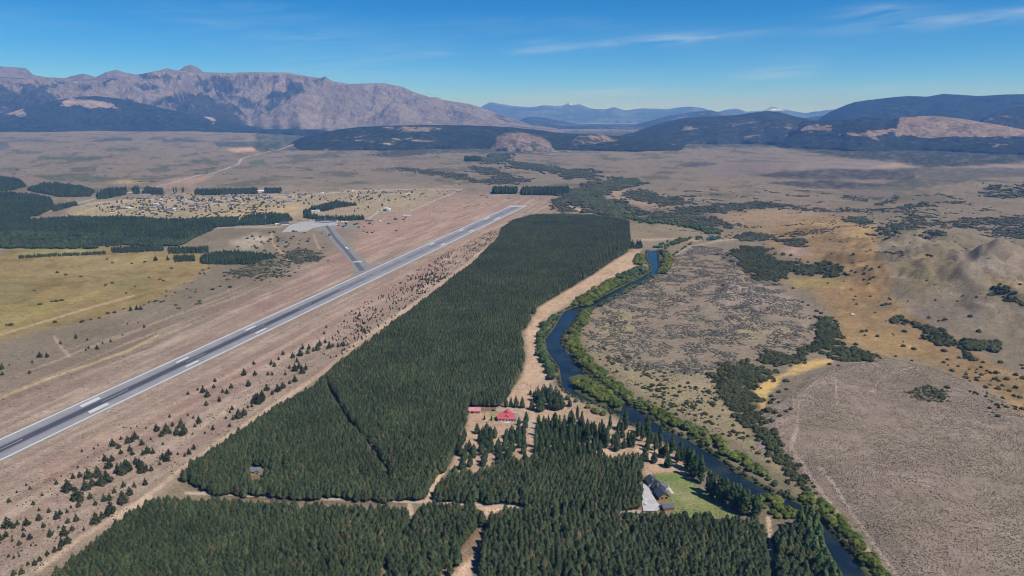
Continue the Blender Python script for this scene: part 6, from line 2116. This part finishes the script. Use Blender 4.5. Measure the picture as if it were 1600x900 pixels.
def red_house():
    e = root('house', 791, 655, -0.06, 'red roofed house with a white dormer and cross wing among the pines', 'house')
    e.scale = (1.18, 1.18, 1.15)
    gable(e, 15.0, 9.0, 3.2, 3.4, WALLW, REDR, 0, -1.0)
    gable(e, 13.0, 7.0, 3.4, 3.0, WALLW, REDR, 0.6, 2.6, axis='y')
    w, r = gable(e, 3.0, 4.4, 6.0, 1.3, WALLW, REDR, 0.4, 3.3, over=0.35, names=('dormer', 'dormer_roof'), axis='y')
    window(e, 0.4, 1.8, 5.3, 2.4, 1.0, '-y')
    MB().poly([(7.9, -5.3, 2.5), (10.6, -5.3, 2.2), (10.6, 2.6, 2.2), (7.9, 2.6, 2.5)]).build('porch_roof', GREYR, e)
    for y in (-5.1, -1.4, 2.4):
        MB().box(10.35, 10.55, y - .1, y + .1, 0, 2.2).build('porch_post', WALLW, e)
    MB().box(-4.5, -3.6, -0.4, 0.5, 3, 7.6).build('chimney', STONE, e)
    for x in (-5.5, -2.5, 3.5, 6.0):
        window(e, x, -5.5, 1.0, 1.4, 1.3, '-y')
    door(e, 0.6, -5.5, 1.1, 2.1, '-y')
    MB().box(-1.0, 4.0, -8.6, -5.7, -0.3, 0.3).build('terrace', CONCR, e)
    e = root('shed', 742, 643.5, -0.03, 'long shed with faded pink-red roof at the plantation edge', 'shed')
    e.scale = (1.0, 1.25, 1.15)
    gable(e, 13.0, 7.6, 2.8, 2.0, WALLT, PINKR)
    door(e, -2.5, -3.8, 2.4, 2.3, '-y')
    window(e, 2.6, -3.8, 1.0, 1.4, 1.1, '-y')
    window(e, 5.0, -3.8, 1.0, 1.0, 1.1, '-y')
    car('parked_car', 771, 642.2, 0.05, CARB, 'black car parked between the pink roofed shed and the red house')


def hut():
    e = root('hut', 400, 738, 0.12, 'small blue-grey roofed hut in a clearing of the plantation', 'hut')
    gable(e, 9.5, 6.4, 2.8, 2.4, WALLT, SLATEB, 0, 0)
    gable(e, 5.4, 4.2, 2.6, 1.7, WALLT, SLATEB, 2.0, -1.8, axis='y')
    window(e, -2.6, -3.2, 0.9, 1.4, 1.2, '-y')
    door(e, 2.0, -4.5, 1.1, 2.0, '-y')
    MB().box(-4.5, 0.0, -5.4, -3.3, -.3, .25).build('deck', WOODM, e)
    MB().box(-3.4, -2.8, 0.3, 0.9, 2, 6.0).build('chimney', STONE, e)


def small_house(px, py, L, Wd, yaw, wall, roof, label, group, h=2.8, hr=1.6, cat='house', name='house'):
    e = root(name, px, py, yaw, label, cat, group)
    gable(e, L, Wd, h, hr, wall, roof)
    door(e, L * 0.2, -Wd / 2, 1.2, 2.1, '-y')
    window(e, -L * 0.2, -Wd / 2, 0.9, 1.8, 1.2, '-y')
    return e


def town():
    r = random.Random(4)
    z = """145,222 410,235 485,248 500,165 575,162 700,165 820,150 845,160 895,147 965,150 1030,177 1125,185 1160,190 1200,157 1170,150 960,200 1020,207 1070,222 1130,218 1180,212 1275,188 1310,200 1260,200 1390,197 1410,185 770,212 785,232
740,240 700,245 660,258 630,265 590,280 740,270 850,255 890,250 920,252 945,248 910,265 525,225 540,272 1365,132 1370,155 1480,127 1530,165 1440,190 1560,140 1080,170 1340,150 800,240 760,225 875,262 1240,190 1100,225 1000,190"""
    pts = [(100 + float(a.split(',')[0]) * .1875, 280 + float(a.split(',')[1]) * .1875) for a in z.split()]
    z8 = "55,92 190,90 260,87 490,102 560,92 620,107 350,174 110,132 460,132 450,52 780,57 690,80 1140,40 1195,40 1285,45 1400,82 1450,57 1540,64 1580,87 80,92 500,108 470,100 1500,60 1000,60 900,70"
    pts += [(400 + float(a.split(',')[0]) * .15, 290 + float(a.split(',')[1]) * .15) for a in z8.split()]
    kinds = [('dark roofed house among the scattered town houses', PURPR, 'dark roofed town houses'), ('grey roofed house among the scattered town houses', GREYR, 'grey roofed town houses'), ('pale roofed house among the scattered town houses', WHITER, 'pale roofed town houses')]
    for _ in range(44):
        t = r.uniform(0, 1)
        pts.append((190 + 270 * t + r.uniform(-8, 8), r.uniform(306, 333 - 16 * t)))
    for i, (px, py) in enumerate(pts):
        k = kinds[r.choices((0, 1, 2), (0.62, 0.28, 0.10))[0]]
        small_house(px, py, r.uniform(14, 24), r.uniform(9, 13), r.uniform(-0.3, 0.3) + r.choice((0, 1.57)), r.choice((WALLW, WALLT, WALLW)), k[1], k[0], k[2])
    small_house(166, 319.8, 16, 10, 0.1, WALLW, BROWNR, 'red-brown roofed house alone in the field by the highway', None)
    small_house(177, 331.5, 17, 10, 0.0, WALLW, BROWNR, 'red-brown roofed house just above the dark pine wood', None)
    small_house(449, 303, 24, 11, 0.0, WALLW, BROWNR, 'long rust-red roofed house at the right end of the town', None)
    small_house(227, 304.3, 44, 12, 0.05, WALLW, PURPR, 'long dark roofed warehouse beside the highway bend', None, 4, 2, 'warehouse', 'warehouse')
    small_house(178, 334.3, 22, 8, 0.0, WALLW, WHITER, 'long white roofed shed just above the dark pine wood', None, 3, 1.2, 'shed', 'shed')
    small_house(408, 300.5, 26, 18, 0.2, WALLW, WHITER, 'white shed between the two shelterbelts behind the town', None, 7, 3, 'shed', 'shed')
    small_house(422, 303.5, 50, 10, 0.0, WALLW, GREYR, 'very long grey roofed building at the back of the town', None, 3.2, 1.6, 'building', 'building')
    small_house(935, 333, 18, 9, 0.1, WALLW, GREYR, 'lone grey roofed farmhouse between the plantation and the riverside wood', None)
    small_house(922, 331.5, 12, 7, -0.2, WALLW, WHITER, 'small pale roofed barn beside the lone farmhouse', None, cat='barn', name='barn')


def barrel(par, L, Wd, hw, hr, wall, roof):
    n = 10
    b = Wd / 2
    arc = [(b * math.cos(math.pi * i / n), hw + hr * math.sin(math.pi * i / n)) for i in range(n + 1)]
    MB().prism([(-b, -.5), (b, -.5)] + arc, -L / 2, L / 2, 'x').build('wall', wall, par)
    mb = MB()
    for i in range(n):
        (u0, z0), (u1, z1) = arc[i], arc[i + 1]
        o = 0.25
        q0, q1 = (u0 * 1.03, z0 + o), (u1 * 1.03, z1 + o)
        mb.prism([(u0, z0 + .05), q0, q1, (u1, z1 + .05)], -L / 2 - .6, L / 2 + .6, 'x')
    mb.build('roof', roof, par)


def airport():
    e = root('terminal_building', 510, 347.2, 0.02, 'long low dark roofed terminal building behind the apron', 'building')
    gable(e, 68, 17, 5.5, 2.6, WALLW, PURPR)
    MB().box(-14, 14, -11.6, -8.7, 3.4, 3.8).build('canopy', WHITER, e)
    for k in range(12):
        window(e, -30.5 + k * 5.5, -8.5, 1.0, 4.2, 2.6, '-y')
    door(e, 0.4, -8.6, 1.0, 2.4, '-y')
    e = root('hangar', 444, 351.2, 0.5, 'dark arched hangar at the left end of the apron', 'hangar')
    barrel(e, 24, 22, 3.5, 6.5, WALLW, PURPR)
    MB().box(11.9, 12.1, -7, 7, 0, 7).build('door', DARKD, e)
    e = root('shed', 434.5, 351.5, 0.2, 'white flat roofed shed against the dark arched hangar', 'shed')
    gable(e, 16, 12, 4.5, 0.8, WALLW, WHITER)
    door(e, 0, -6, 3, 3, '-y')
    e = root('hangar', 602.5, 329.3, 0.0, 'white arched hangar with black doorway standing alone right of the terminal', 'hangar')
    barrel(e, 20, 34, 3.0, 7.0, WALLW, WHITER)
    MB().box(-6, 6, -1, 1, 0, 6).build('door', DARKD, e, loc=(-10.1, 0, 0), rot=math.pi / 2)
    e.rotation_euler.z = math.pi / 2
    e = root('shed', 636, 337.5, 0.0, 'low pale roofed shed on the bare ground right of the white hangar', 'shed')
    gable(e, 26, 14, 2.6, 1.2, WALLT, WHITER)
    door(e, 0, -7, 3, 2.4, '-y')
    e = root('office_building', 490, 331.8, 0.1, 'white two-part building among the trees behind the terminal', 'building')
    gable(e, 26, 11, 5, 1.6, WALLW, WHITER, -6, 0)
    gable(e, 12, 10, 7, 1.6, WALLW, WHITER, 14, 1)
    for k in range(5):
        window(e, -16 + k * 5, -5.5, 1.4, 2.6, 1.8, '-y')
    e = root('shed', 578, 346, 0.0, 'dark green shed at the right end of the car park', 'shed')
    gable(e, 24, 9, 3.5, 1.5, WALLT, PURPR)
    door(e, 0, -4.5, 3, 2.6, '-y')
    for i, (px, py, lb) in enumerate(((541, 348, 'small white cabin between the terminal and the dark green shed'), (535, 347.5, 'small white cabin next to the right end of the terminal'), (594, 346, 'small white hut standing alone on the bare ground right of the dark green shed'))):
        small_house(px, py, 8, 5, 0.1 * i, WALLW, WHITER, lb, None, 2.8, 1.0, 'cabin', 'cabin')
    small_house(387, 347.5, 18, 12, 0.1, WALLT, WALLT, 'tan shed beside the wood left of the hangar', None, 5, 2, 'shed', 'shed')
    for px, py, h, lb in ((508.5, 350.5, 28, 'white light mast in front of the terminal'), (415.5, 348.5, 34, 'tall thin mast beside the wood left of the hangar')):
        e = root('light_mast', px, py, 0, lb, 'mast')
        MB().tube([(0, 0, -.5), (0, 0, h)], [.55, .32], 8).build('pole', METAL, e)
        MB().box(-1.8, 1.8, -.3, .3, h, h + .8).build('lamp_bar', METAL, e)
        for k in range(3):
            MB().box(-1.6 + k * 1.2, -.8 + k * 1.2, -.6, -.32, h + .05, h + .7).build('lamp', WHITER, e)
    r = random.Random(8)
    for k in range(14):
        px, py = 452 + k * 3.6 + r.uniform(-.6, .6), 346.4 - k * 0.28 + r.uniform(-.5, .5)
        car('parked_car', px, py, r.choice((1.5, 1.6)), r.choice((CARW, CARW, CARB)), 'car parked in the row left of the terminal', 'cars parked left of the terminal')
    red = mat_plain('red_paint', (0.55, 0.16, 0.14), 0.8, 0.2)
    q = WP([(524, 353.5), (531, 353.0), (533, 355.4), (525, 356)])
    o = MB().poly([(p[0], p[1], 0.3) for p in q]).build('painted_patch', red)
    tag(o, 'faded red painted patch beside the taxiway head', 'painted patch', kind='structure')
    # pale boulder in the meadow
    x, y, zz = base_of(1332, 492)
    rr = np.random.default_rng(2)
    v, f = ball_core((0, 0, 0.6), 3.4, 1.9, 9, 6)
    v = v * (1 + 0.18 * rr.normal(0, 1, (len(v), 1)))
    stone = mat_plain('pale_rock', (0.62, 0.60, 0.57), 0.9, 0.2)
    o = link('boulder', np_mesh('boulder', v, f, stone), None, (x, y, zz))
    tag(o, 'pale whitish boulder alone in the tan meadow', 'boulder')


zz_ = ground_z([p[1] for p in PENDING], [p[2] for p in PENDING])
for (o_, x_, y_, lo_), z_ in zip(PENDING, zz_):
    o_.location.z = max(float(z_), lo_)

slate_house()
red_house()
hut()
town()
airport()


# ------------------------------------------------------------------ haze
def haze():
    m = bpy.data.materials.new('valley_haze')
    m.use_nodes = True
    nt = m.node_tree
    nt.nodes.clear()
    out = nd(nt, 'ShaderNodeOutputMaterial')
    pv = nd(nt, 'ShaderNodeVolumePrincipled')
    pv.inputs['Color'].default_value = (0.15, 0.38, 1.0, 1)
    pv.inputs['Density'].default_value = 5.0e-5
    pv.inputs['Absorption Color'].default_value = (0.85, 0.85, 0.85, 1)
    pv.inputs['Anisotropy'].default_value = 0.0
    nt.links.new(pv.outputs[0], out.inputs['Volume'])
    o = MB().box(-72000, 72000, -72000, 72000, -42, 1640).build('haze', m)
    tag(o, 'thin blue haze filling the valley', 'haze', kind='stuff')


haze()
print('objects', len(bpy.data.objects))
